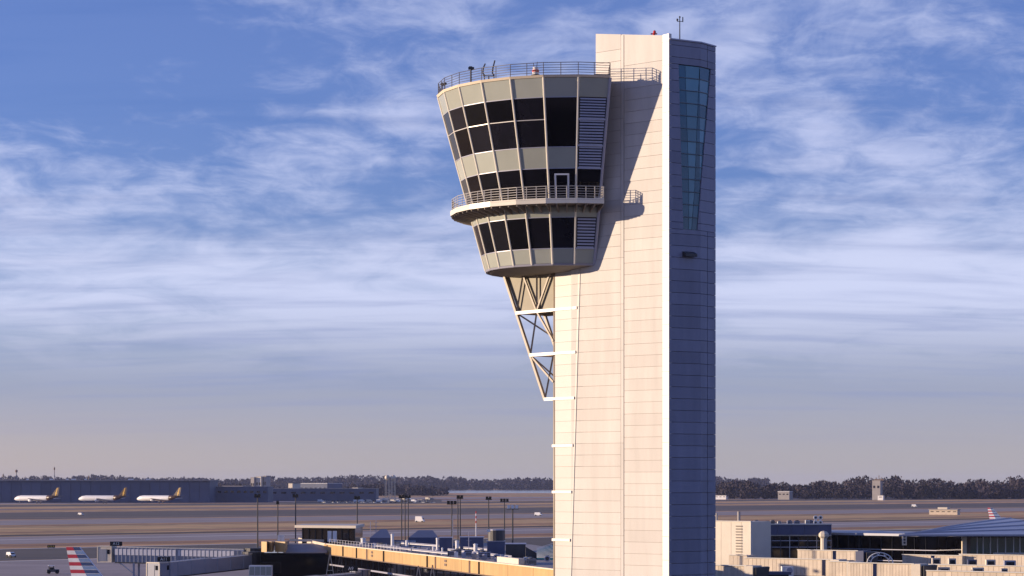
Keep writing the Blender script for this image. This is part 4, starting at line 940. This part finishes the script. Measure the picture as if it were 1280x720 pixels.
for i in range(6): k = MB(); z0, z1 = Z_(657-i*3, Y), Z_(654-i*3, Y); k.tube((x, Y, max(z0, 0) if i else 0), (x, Y, z1), 0.16, 6); part('segment', k, RED if i % 2 else WHITE, root)

# ---------------------------------------------------------------- apron vehicles
def vehicle(name, px, py, ang, L_, hgt, m, label, cat, cabm=None, van=False):
    g = gnd(px, py); root = thing(name, (0, 0, 0), label, cat); w = 1.9
    k = MB(); k.box((0, 0, 0.45+0.3), (L_, w, 0.6)); part('chassis', k, m, root)
    if van: k = MB(); k.hexa([Vector(q) for q in ((-L_*0.48,-w/2,1.06),(L_*0.42,-w/2,1.06),(L_*0.42,w/2,1.06),(-L_*0.48,w/2,1.06),(-L_*0.48,-w*0.45,hgt),(L_*0.25,-w*0.45,hgt),(L_*0.25,w*0.45,hgt),(-L_*0.48,w*0.45,hgt))]); part('box', k, m, root); k = MB(); k.box((L_*0.36, 0, hgt*0.68), (0.2, w*0.8, 0.5)); part('windscreen', k, GLASS, root)
    else:
        k = MB(); k.box((-L_*0.1, 0, 1.3), (L_*0.3, w*0.7, 0.5)); part('seat', k, BLACK, root)
        for s_ in (-1, 1): k = MB(); k.bar((-L_*0.3, s_*w*0.42, 1.0), (-L_*0.3, s_*w*0.42, hgt), 0.1); part('post', k, DARKM, root); k = MB(); k.bar((L_*0.12, s_*w*0.42, 1.0), (L_*0.05, s_*w*0.42, hgt), 0.1); part('post', k, DARKM, root)
        k = MB(); k.box((-L_*0.12, 0, hgt+0.05), (L_*0.5, w*0.95, 0.1)); part('canopy', k, cabm or m, root)
    for x in (-L_*0.33, L_*0.33):
        for s_ in (-1, 1): k = MB(); k.tube((x, s_*w*0.5-0.12, 0.45), (x, s_*w*0.5+0.12, 0.45), 0.45, 12); part('wheel', k, BLACK, root)
    root.location = (g.x, g.y, 0.08); root.rotation_euler = (0, 0, ang); return root
vehicle('baggage_tractor', 66, 717.5, R(15), 3.0, 1.9, mat('tug_dark', (0.08, 0.08, 0.09), 0.5), 'small dark baggage tractor on the apron left of the striped fin', 'tractor', WHITE)
vehicle('service_cart', 13.5, 697.5, R(-30), 2.0, 1.7, WHITE, 'small white cart alone on the dark apron road at far left', 'cart', van=True)
vehicle('service_van', 101, 644.5, R(-27), 3.6, 1.9, WHITE, 'white van on the far runway below the middle cargo jet', 'van', van=True)
vehicle('service_van', 673, 645, R(-25), 5.2, 2.4, WHITE, 'white van on the runway just left of the tower', 'van', van=True)
vehicle('service_van', 525, 653, R(-25), 5.5, 3.4, WHITE, 'white truck on the taxiway above the hipped plant room', 'van', van=True)
vehicle('service_van', 1143, 634, R(-25), 5.0, 2.6, WHITE, 'tiny white van on the far road left of the cream building', 'van', van=True)
g = gnd(64, 686); root = thing('taxiway_sign', (g.x, g.y, 0), 'black taxiway guidance sign beside the apron road', 'sign')
k = MB(); k.box((g.x, g.y, 0.8), (2.6, 0.2, 0.9)); sgn = part('board', k, BLACK, root)
for s_ in (-1, 0, 1): k = MB(); k.box((g.x+s_*0.8, g.y-0.13, 0.8), (0.5, 0.04, 0.45)); part('character_plate', k, GOLD, sgn)
for s_ in (-0.9, 0.9): k = MB(); k.bar((g.x+s_, g.y, 0), (g.x+s_, g.y, 0.4), 0.1); part('leg', k, DARKM, root)

# ---------------------------------------------------------------- right side terminal
def oblique(px0, Y0, px1, ang=38):                       # wall running from far left to near right, facing the sun
    ca, sa = math.cos(R(ang)), math.sin(R(ang)); x0 = X_(px0, Y0); kx = (px1-640)/F
    s_ = (kx*Y0-x0)/(ca+kx*sa); return Vector((x0, Y0, 0)), Vector((x0+s_*ca, Y0-s_*sa, 0))
def clad_wall(name, px0, Y0, px1, y_top, zb, depth, m, label, cat, n, ang=38, capm=TRIM, group=None):
    a, b = oblique(px0, Y0, px1, ang); zt = Z_(y_top, Y0); d = (b-a).normalized(); nb = Vector((-d.y, d.x, 0)); nb = nb if nb.y > 0 else -nb
    root = thing(name, (a.x, a.y, 0), label, cat, group); up = Vector((0,0,1))
    k = MB(); k.hexa([a+up*zb, b+up*zb, b+nb*depth+up*zb, a+nb*depth+up*zb, a+up*zt, b+up*zt, b+nb*depth+up*zt, a+nb*depth+up*zt]); part('wall', k, m, root)
    L_ = (b-a).length
    for i in range(n):
        p, q = a+d*(L_*i/n+0.03)-nb*0.04, a+d*(L_*(i+1)/n-0.03)-nb*0.04; k = MB()
        k.hexa([p+up*(zb+0.05), q+up*(zb+0.05), q+nb*0.035+up*(zb+0.05), p+nb*0.035+up*(zb+0.05), p+up*(zt-0.12), q+up*(zt-0.12), q+nb*0.035+up*(zt-0.12), p+nb*0.035+up*(zt-0.12)]); part('panel', k, m, root)
    k = MB(); k.bar(a-nb*0.1+up*(zt+0.06), b-nb*0.1+up*(zt+0.06), 0.3, 0.14); part('coping', k, capm, root)
    return root, a, b, zt, d, nb
# cream stair block next to the tower
root, a, b, zt, d, nb = clad_wall('stair_block', 889, 452, 939.5, 651.5, 0, 7, CREAM2, 'cream stair block with louvre strip just right of the tower', 'building', 4)
for i in range(13):
    p = a+d*((b-a).length*0.62)-nb*0.1; z = zt-0.9-i*0.55; k = MB(); k.bar(Vector((p.x, p.y, z)), Vector((p.x, p.y, z))+d*1.4, 0.12, 0.22); part('louvre', k, SOFF, root)
k = MB(); k.bar(b-nb*0.05, b-nb*0.05+Vector((0,0,zt+0.1)), 0.35); part('corner_trim', k, TRIM, root)
k = MB(); p = a+d*1.2; k.tube((p.x, p.y, zt), (p.x, p.y, zt+1.6), 0.25, 8); part('flue', k, CREAM2, root)
k = MB(); p = a+d*((b-a).length*0.55)+nb*2; k.tube((p.x, p.y, zt), (p.x, p.y, zt+1.9), 0.3, 8); part('flue', k, STONE, root)
# blue fascia concourse
Yb = 480.0
bc = thing('blue_concourse', (X_(990, Yb), Yb, 0), 'dark glazed concourse under a deep blue fascia right of the stair block', 'terminal')
zf0, zf1 = Z_(668.5, Yb), Z_(656, Yb); x0, x1 = X_(938, Yb), X_(1039.5, Yb)
k = MB(); k.box(((x0+x1)/2, Yb+10.3, zf0/2), (x1-x0-0.4, 19, zf0)); part('wall', k, GLASS, bc)
for i in range(6):
    w = (x1-x0)/6; k = MB(); k.box((x0+w*(i+0.5), Yb+0.3, (zf0+zf1)/2), (w-0.05, 0.6, zf1-zf0)); part('fascia_panel', k, BLUEM, bc)
k = MB(); k.box(((x0+x1)/2, Yb+10.5, zf1-0.2), (x1-x0, 19, 0.35)); part('roof', k, ROOF, bc)
k = MB(); k.box(((x0+x1)/2+1, Yb+0.2, zf1+0.12), (x1-x0-2, 0.9, 0.24)); part('roof_edge', k, TRIM, bc)
k = MB(); k.box(((x0+x1)/2, Yb+0.4, zf0-0.12), (x1-x0, 0.3, 0.22)); part('window_head', k, RAIL, bc)
for zz in (Z_(684, Yb), Z_(676, Yb)): k = MB(); k.box(((x0+x1)/2, Yb+0.7, zz), (x1-x0, 0.12, 0.16)); part('transom', k, LOUV, bc)
for i in range(9):
    k = MB(); k.box((x0+(x1-x0)*(i+0.4)/9, Yb+0.68, zf0/2), (0.14, 0.14, zf0)); part('mullion', k, RAIL if i % 3 == 1 else DARKM, bc)
k = MB(); k.box((x0+1.0, Yb+0.5, zf0*0.5), (1.6, 0.9, zf0)); part('end_pier', k, BLUEM, bc)
# roof fans
for i, (dx, dz) in enumerate(((-0.95, 0.8), (0.95, 0.8), (-0.95, 2.0), (0.95, 2.0))):
    pass
rf = thing('roof_fan_rack', (X_(1022.5, Yb+3), Yb+3, zf1), 'white rack of four round fans on the blue concourse roof', 'fan rack')
for dx in (-0.5, 0.5):
    for dz in (0.45, 1.45):
        x = X_(1022.5, Yb+3)+dx; k = MB(); k.tube((x, Yb+2.8, zf1+dz), (x, Yb+3.1, zf1+dz), 0.47, 12); fn = part('fan', k, WHITE, rf); k = MB(); k.tube((x, Yb+2.72, zf1+dz), (x, Yb+2.78, zf1+dz), 0.24, 10); part('hub', k, DARKM, fn)
# lower glazed wing to the right
wx0, wx1 = X_(1040, Yb+6), X_(1215, Yb-20)
wg = thing('glazed_wing', ((wx0+wx1)/2, Yb, 0), 'low dark glazed wing with thin lavender roof between fascia and curved hall', 'terminal')
zr0 = Z_(668.5, Yb+6)
k = MB(); k.prism([(wx0, Yb+6), (wx1, Yb-14), (wx1, Yb+8), (wx0, Yb+22)], 0, zr0); part('wall', k, GLASS, wg)
k = MB(); k.prism([(wx0-0.2, Yb+4.6), (X_(1150, Yb-12), Yb-10), (wx1, Yb+8), (wx0, Yb+40)], zr0+0.02, zr0+0.5); part('roof', k, BRIDGE, wg)
for i in range(12):
    t = (i+0.5)/12; x = wx0+(wx1-wx0)*t; y = Yb+6-20*t-0.12; k = MB(); k.bar((x, y, 0), (x, y, zr0), 0.12); part('mullion', k, DARKM, wg)
for q in (0.55, 0.75): k = MB(); k.bar((wx0, Yb+5.85, zr0*q), (wx1, Yb-14.15, zr0*q), 0.14, 0.16); part('transom', k, LOUV, wg)
p = at(1025.5, 676, Yb+4.5); k = MB(); k.tube((p.x, p.y-5.2, 8), (p.x, p.y-5.2, p.z+1.0), 0.7, 10); k.ball((p.x, p.y-5.2, p.z+1.3), 1.1, 1.1, 0.9); root = thing('exhaust_cowl', (p.x, p.y-5.2, 0), 'pale mottled exhaust cowl in front of the glazed wing', 'exhaust'); part('cowl', k, CREAM2, root); k = MB(); k.tube((p.x, p.y-5.2, 0), (p.x, p.y-5.2, 8), 0.9, 10); part('stack', k, STONE, root)
# pale gate number panel on the glazed wing
p = at(1130.5, 674.5, 452); root = thing('gate_number_panel', (p.x, p.y, p.z-1.5), 'narrow pale number panel hung below the wing roof edge', 'sign'); k = MB(); k.box((p.x, p.y, p.z), (0.9, 0.2, 2.2)); pn = part('board', k, CREAM2, root)
for dz in (-0.6, 0.0, 0.6): k = MB(); k.tube((p.x, p.y-0.15, p.z+dz), (p.x, p.y-0.11, p.z+dz), 0.24, 8); part('mark', k, DARKM, pn)
# curved hall
Yk = 440.0
hl = thing('curved_hall', (X_(1250, Yk), Yk, 0), 'terminal hall with sweeping blue grey curved roof and white framed windows', 'terminal')
ze = Z_(669.5, Yk-4); xa, xb = X_(1118, Yk), X_(1345, Yk); nx, ny = 16, 9
k = MB(); gridp = []
for i in range(nx+1):
    t = i/nx; x = xa+(xb-xa)*t; rise = 2.2*(t**0.6)
    for j in range(ny+1):
        s_ = j/ny; gridp.append(Vector((x+s_*6*(1-t), Yk-5+s_*(8+62*t), ze+0.25+rise*math.sin(s_*1.45))))
k.v = gridp+[q-Vector((0,0,0.35)) for q in gridp]; o_ = len(gridp); w_ = ny+1
for i in range(nx):
    for j in range(ny):
        q = i*w_+j; k.f.append((q, q+w_, q+w_+1, q+1)); k.f.append((o_+q, o_+q+1, o_+q+w_+1, o_+q+w_))
for i in range(nx): q = i*w_; k.f.append((q, o_+q, o_+q+w_, q+w_)); q = i*w_+ny; k.f.append((q, q+w_, o_+q+w_, o_+q))
for j in range(ny): k.f.append((j, j+1, o_+j+1, o_+j)); q = nx*w_+j; k.f.append((q, o_+q, o_+q+1, q+1))
HROOF = mat('standing_seam_roof', (0.30, 0.32, 0.42), 0.35, 0.3, 0.08, 0.3)
rf_ = part('curved_roof', k, HROOF, hl, False)
for j in (2, 4, 6, 8):
    k = MB()
    for i in range(nx): k.bar(gridp[i*w_+j]+Vector((0,0,0.1)), gridp[(i+1)*w_+j]+Vector((0,0,0.1)), 0.25, 0.2)
    part('roof_step', k, HROOF, rf_)
xh0, xh1 = X_(1203, Yk), xb
k = MB(); k.box(((xh0+xh1)/2, Yk+14, ze/2-0.05), (xh1-xh0, 26, ze-0.1)); part('wall', k, GLASS, hl)
k = MB(); k.box((X_(1205.5, Yk), Yk+0.3, ze/2-0.1), (0.85, 0.9, ze-0.3)); part('column', k, CREAM, hl)
k = MB(); k.box((X_(1210.8, Yk), Yk+0.6, ze/2-0.1), (0.8, 0.7, ze-0.3)); part('brick_pier', k, BROWN, hl)
GRN = mat('greenish_glass', (0.10, 0.13, 0.11), 0.12)
edges = [1213, 1222.5, 1230, 1239, 1248, 1258, 1268, 1276, 1286, 1296, 1306]
for i in range(len(edges)-1):
    k = MB(); k.box((X_((edges[i]+edges[i+1])/2, Yk), Yk+0.95, (Z_(672, Yk)+Z_(692, Yk))/2), (X_(edges[i+1], Yk)-X_(edges[i], Yk)-0.1, 0.1, 3.0)); part('window_pane', k, GRN, hl)
    k = MB(); k.box((X_(edges[i], Yk), Yk+0.8, (Z_(672, Yk)+Z_(692, Yk))/2), (0.2, 0.2, 3.2)); part('mullion', k, TRIM, hl)
k = MB(); k.box((X_(1275, Yk), Yk+0.5, Z_(691.8, Yk)), (X_(1306, Yk)-X_(1240, Yk), 0.7, 0.28)); part('sill', k, TRIM, hl)
# cream clad link walls and bridge tunnels in the sun
LW = [(1128, 425, 1203, 693.5, 'cream link wall with dark door left of the hall column', 7), (1199, 420, 1300, 693, 'long cream wall below the white framed hall windows', 9), (1150, 392, 1310, 705.5, 'lower cream terrace wall in front of the hall', 12),
      (1158, 372, 1320, 713.5, 'lowest pale terrace wall at the bottom right corner', 10), (1060, 385, 1143, 703.5, 'cream corrugated bridge tunnel below the arched white frame', 11), (997, 430, 1073, 687.5, 'cream bridge tunnel in front of the glazed wing', 8),
      (931, 412, 1042, 697.5, 'long cream bridge tunnel right of the stair block', 11), (886, 384, 934, 706.5, 'cream bridge tunnel at the foot of the tower', 6), (1036, 398, 1062, 702.0, 'short cream tunnel section between the long tunnels', 3), (911, 430, 934, 694, 'small pale wall stub below the stair block', 2)]
for i, (pa, Ya, pb_, yt, lb, n) in enumerate(LW):
    istun = 'tunnel' in lb; nm_ = 'bridge_tunnel' if istun else 'terrace_wall'
    root, a, b, zt, d, nb = clad_wall(nm_, pa, Ya, pb_, yt, 0 if not istun else zt_b if False else max(0, Z_(yt, Ya)-2.9) if istun else 0, 2.8 if istun else 4.0, CREAM, lb, 'bridge tunnel' if istun else 'wall', n*2, 34)
    L_ = (b-a).length
    if i in (0, 4, 5, 6):
        t = {0: 0.52, 4: 0.42, 5: 0.62, 6: 0.9}[i]; p = a+d*L_*t-nb*0.12; k = MB(); k.bar(Vector((p.x, p.y, max(0, zt-2.8))), Vector((p.x, p.y, zt-0.05)), 0.8, 0.1); part('bellows', k, BLUEM, root)
    if istun:
        for t in (0.12, 0.88):
            p = a+d*L_*t+nb*1.4; k = MB(); k.bar(Vector((p.x, p.y, 0)), Vector((p.x, p.y, zt-2.85)), 0.5); part('leg', k, STONE, root)
        p = b+d*0.3+nb*1.4; k = MB(); k.box((p.x, p.y, zt-1.5), (1.6, 3.2, 3.1), R(-34)); part('end_cab', k, BLUEM if i in (5,) else CREAM2, root)
        k = MB(); q = b+d*1.0+nb*1.2; k.hexa([Vector((q.x-0.2, q.y-1.8, zt-2.3)), Vector((q.x+1.7, q.y-1.4, zt-2.6)), Vector((q.x+1.7, q.y+1.4, zt-2.6)), Vector((q.x-0.2, q.y+1.4, zt-2.3)), Vector((q.x-0.2, q.y-1.8, zt-0.2)), Vector((q.x+2.1, q.y-1.4, zt-0.1)), Vector((q.x+2.1, q.y+1.4, zt-0.1)), Vector((q.x-0.2, q.y+1.4, zt-0.2))]); part('hood', k, DARKM, root)
# arched white frame
Ya = 418; cx = X_(1100, Ya); z0 = Z_(703, Ya); zb_ = 0
root = thing('arched_frame', (cx, Ya, 0), 'white arched lattice frame behind the corrugated tunnel', 'frame')
wA, hA = 2.3, 1.75
for rr_ in (1.0, 0.72):
    k = MB(); pts = [Vector((cx+wA*rr_*math.cos(t*math.pi/10), Ya, z0+hA*rr_*math.sin(t*math.pi/10))) for t in range(11)]; k.path(pts, 0.09, 6); part('arch', k, WHITE, root)
for t in range(1, 10):
    an = t*math.pi/10; an2 = (t+(1 if t % 2 else -1)*0.7)*math.pi/10; k = MB(); k.tube((cx+wA*math.cos(an), Ya, z0+hA*math.sin(an)), (cx+wA*0.72*math.cos(an2), Ya, z0+hA*0.72*math.sin(an2)), 0.06, 5); part('web', k, WHITE, root)
for s_ in (-1, 1): k = MB(); k.bar((cx+s_*wA, Ya, 0), (cx+s_*wA, Ya, z0+0.1), 0.18); part('post', k, WHITE, root); k = MB(); k.bar((cx+s_*wA, Ya, z0), (cx+s_*(wA+1.6), Ya, z0-1.1), 0.12); part('stay', k, WHITE, root)
# vehicle and plant by the foot of the tunnels
p = at(984, 708, 402); root = thing('equipment_unit', (p.x, p.y, 0), 'pale equipment unit with round fan in front of the long tunnel', 'equipment'); k = MB(); k.box((p.x, p.y, p.z/2), (2.0, 1.8, p.z)); part('housing', k, WHITE, root); k = MB(); k.tube((p.x+0.3, p.y-1.0, p.z-0.7), (p.x+0.3, p.y-0.91, p.z-0.7), 0.55, 12); part('fan', k, LOUV, root)
p = at(960, 714, 392); root = thing('walkway_roof', (p.x, p.y, 0), 'dark bluish walkway roof below the long tunnel', 'roof'); k = MB(); k.box((p.x, p.y, p.z-0.3), (7.5, 3, 0.5)); part('deck', k, BLUEM, root); k = MB(); k.box((p.x, p.y+0.3, (p.z-0.55)/2), (6.8, 2.2, p.z-0.55)); part('wall', k, DARKM, root)
# far things at the right
far_box('gatehouse', 972, 987, 614.5, 3250, 14, STONE, 'small grey building with white roof at the wood edge', wins=3, roofm=WHITE)
far_box('gatehouse', 893, 908, 619.5, 3300, 10, WHITE, 'low white building beside the tower edge on the horizon', wins=3)
r_ = far_box('far_tower', 1090, 1100.5, 601, 3200, 10, STONE, 'grey square tower with antennas rising above the right wood', 'tower', wins=2)
Y = 3205; x = X_(1095.5, Y)
for dx in (-4, 0, 3.5): k = MB(); k.tube((x+dx, Y+4, Z_(601, Y)), (x+dx, Y+4, Z_(596.5 if dx else 594, Y)), 0.5, 6); part('antenna', k, BROWN, r_)
k = MB(); k.box((x+1, Y+5, Z_(600, Y)), (14, 10, 2)); part('gallery', k, BROWN, r_)
far_box('depot', 1097, 1104, 619.5, 3150, 6, WHITE, 'tiny white shed at the foot of the grey square tower', wins=1)
Y = F*H/(643.5-HY)
r_ = far_box('field_station', 1161, 1197, 637.6, Y, 7, CREAM, 'long low cream building out on the airfield at right', wins=5)
k = MB(); k.box((X_(1178, Y), Y+3.0, Z_(636.6, Y)+0.6), (7.0, 6, 1.6)); part('upper_block', k, CREAM2, r_)

# high-lift catering truck at the end of the jet bridges
Y = 470.0; x = X_(328, Y); zt = Z_(706, Y)
ct = thing('catering_truck', (x, Y, 0.1), 'white catering truck with raised box body below the bridge rotunda', 'truck')
k = MB(); k.box((x, Y, 0.9), (6.2, 2.3, 0.5)); part('chassis', k, DARKM, ct)
k = MB(); k.box((x-0.3, Y, zt-1.2), (4.6, 2.3, 2.2)); bx_ = part('box_body', k, WHITE, ct)
for i in range(4): k = MB(); k.box((x-2.0+i*1.13, Y-1.18, zt-1.2), (1.0, 0.05, 1.7)); part('side_panel', k, mat('truck_panel', (0.35, 0.37, 0.33), 0.5), bx_)
k = MB(); k.hexa([Vector((x+2.1, Y-1.1, 1.15)), Vector((x+3.3, Y-1.1, 1.15)), Vector((x+3.3, Y+1.1, 1.15)), Vector((x+2.1, Y+1.1, 1.15)), Vector((x+2.1, Y-1.05, 2.6)), Vector((x+3.0, Y-1.05, 2.6)), Vector((x+3.0, Y+1.05, 2.6)), Vector((x+2.1, Y+1.05, 2.6))]); cbn = part('driver_cab', k, WHITE, ct)
k = MB(); k.box((x+2.6, Y-1.1, 2.05), (0.7, 0.05, 0.6)); part('cab_window', k, GLASS, cbn)
for a_, b_ in (((-2.0, 1.1), (1.6, zt-2.4)), ((-2.0, zt-2.4), (1.6, 1.1))): k = MB(); k.bar((x+a_[0], Y-0.9, a_[1]), (x+b_[0], Y-0.9, b_[1]), 0.16); part('scissor_arm', k, LOUV, ct)
for dx in (-2.0, 2.3):
    for s_ in (-1, 1): k = MB(); k.tube((x+dx, Y+s_*1.05-0.15, 0.5), (x+dx, Y+s_*1.05+0.15, 0.5), 0.5, 14); part('wheel', k, BLACK, ct)

# box trucks among the parked cars
def box_truck(px, py, m, label, sc=1.0):
    g = gnd(px, py); root = thing('box_truck', (g.x, g.y, 0.06), label, 'truck', 'box trucks at the edge of the far car park')
    k = MB(); k.box((g.x-0.8, g.y, 2.2), (5.2, 2.4, 2.6), R(-28)); part('box', k, m, root)
    k = MB(); k.box((g.x+2.4, g.y-1.5, 1.5), (1.7, 2.2, 2.0), R(-28)); part('cab', k, m, root)
    k = MB(); k.box((g.x+0.4, g.y-0.5, 0.65), (6.8, 2.0, 0.5), R(-28)); part('chassis', k, DARKM, root)
rt = random.Random(4)
for i in range(22):
    px = 388+i*7.3+rt.uniform(-2, 2); box_truck(px, rt.choice((624.9, 626.4, 628.0)), rt.choice((WHITE, CREAM2, WHITE, GOLD if i == 7 else STONE)), 'pale box truck parked among the cars in the far lot' if i != 7 else 'yellow box truck in the far car park')
# clutter on the concourse roof: pipe runs, small condensers, railings
def condenser(p, w, d, h, m, label, group):
    root = thing('condenser_unit', (p.x, p.y, p.z), label, 'condenser', group)
    k = MB(); k.box((p.x, p.y, p.z+0.15+h/2), (w, d, h)); cs_ = part('casing', k, m, root)
    k = MB(); k.tube((p.x, p.y, p.z+0.15+h), (p.x, p.y, p.z+0.3+h), min(w, d)*0.4, 10); part('fan_ring', k, DARKM, cs_)
    for sx in (-1, 1): k = MB(); k.box((p.x+sx*w*0.4, p.y, p.z+0.07), (0.12, d, 0.16)); part('skid', k, DARKM, root)
    for j in range(3): k = MB(); k.box((p.x, p.y-d/2-0.02, p.z+0.15+h*(0.25+0.25*j)), (w*0.86, 0.04, h*0.12)); part('grille', k, LDARK, cs_)
rt = random.Random(12)
for i in range(15):
    t = rt.random(); px = 470+t*200; yb = rt.uniform(684, 686)+(px-470)*0.105; p = rp(px, yb)
    condenser(p, rt.uniform(0.8, 1.8), rt.uniform(0.8, 1.4), rt.uniform(0.6, 1.3), rt.choice((LOUV, WHITE, BLUEM, STONE)), 'small condenser unit standing among the plant on the concourse roof', 'condensers on the concourse roof')
for i, (pa, ya, pb_, yb_, hh) in enumerate(((470, 686.2, 560, 696.0, 0.5), (500, 683.5, 610, 692.5, 0.7), (560, 690.5, 640, 700.2, 0.45), (470, 681.6, 520, 683.0, 0.9))):
    a, b = rp(pa, ya), rp(pb_, yb_); root = thing('pipe_run', (a.x, a.y, RZ), ['long low pipe run just behind the ochre fascia', 'raised pipe run in front of the blue plant rooms', 'low pipe run in front of the cooling tower', 'high pipe run beside the sloped blue plant room'][i], 'pipe')
    for dz in (0.0, 0.22): k = MB(); k.tube(a+Vector((0,0,hh+dz)), b+Vector((0,0,hh+dz)), 0.09, 6); part('pipe', k, (WHITE, LOUV)[int(dz > 0)], root)
    for j in range(9): q = a.lerp(b, j/8); k = MB(); k.bar(Vector((q.x, q.y, RZ)), Vector((q.x, q.y, RZ+hh+0.3)), 0.1); part('support', k, DARKM, root)
a, b = c0+nR*0.7+dL*2+Vector((0,0,0.0)), c0+nR*0.7+dL*60
root = thing('safety_railing', (a.x, a.y, RZ), 'thin grey safety railing along the far part of the fascia roof', 'railing')
for hh in (0.55, 1.05): k = MB(); k.tube(a+Vector((0,0,hh)), b+Vector((0,0,hh)), 0.035, 5); part('rail', k, LOUV, root)
for j in range(25): q = a.lerp(b, j/24); k = MB(); k.tube(Vector((q.x, q.y, RZ)), Vector((q.x, q.y, RZ+1.08)), 0.035, 5); part('post', k, LOUV, root)
# cream upstand that carries the fascia line back to the clerestory
a, b = at(373, 672, c0.y+14), at(406, 679.2, c0.y+0.2); k = MB(); up = Vector((0,0,1))
k.hexa([a-up*1.2, b-up*1.2, b+nR*0.5-up*1.2, a+nR*0.5-up*1.2, a, b, b+nR*0.5, a+nR*0.5]); part('upstand', k, CREAM, hd)
# plant and rails on the right hand roofs and terraces
rt = random.Random(31)
for i in range(9):
    x = X_(948+i*10, Yb+4)+rt.uniform(-0.5, 0.5); condenser(Vector((x, Yb+5+rt.uniform(-2, 4), zf1-0.03)), rt.uniform(0.7, 1.5), 1.0, rt.uniform(0.4, 0.8), rt.choice((LOUV, WHITE, STONE)), 'low condenser unit on the blue fascia concourse roof', 'condensers on the blue fascia concourse')
for i, (pa, Ya_, yt) in enumerate(((1170, 408, 697.5), (1190, 405, 698), (1215, 402, 699.5), (1238, 400, 699.5), (1262, 398, 700.5), (1180, 380, 709.0), (1222, 377, 709.5), (1255, 374, 710.5), (960, 405, 700), (1015, 396, 704), (1085, 392, 699))):
    zz = {0: None}.get(99); x = X_(pa, Ya_)
    z_ = Z_(705.5, 392)+0.0 if i < 5 else (Z_(713.5, 372) if i < 8 else None)
    if z_ is None: continue
    p = Vector((x, Ya_ if i < 5 else Ya_-0.0, 0)); hbox = Z_(yt, Ya_)
    root = thing('service_cabinet', (x, Ya_, 0), ['grey cabinet beside the dark door of the link wall', 'second cabinet from the link wall door', 'cabinet below the hall column', 'cabinet below the left hall windows', 'cabinet below the right hall windows', 'left low cabinet on the bottom terrace', 'middle low cabinet on the bottom terrace', 'right low cabinet on the bottom terrace'][i], 'cabinet')
    w = rt.uniform(0.9, 2.0); k = MB(); k.box((x, Ya_, hbox/2), (w, 1.0, hbox)); cbn = part('casing', k, rt.choice((LOUV, STONE, CREAM2, BLUEM)), root)
    k = MB(); k.box((x, Ya_-0.52, hbox-0.6), (w*0.7, 0.04, 0.7)); part('grille', k, LDARK, cbn)
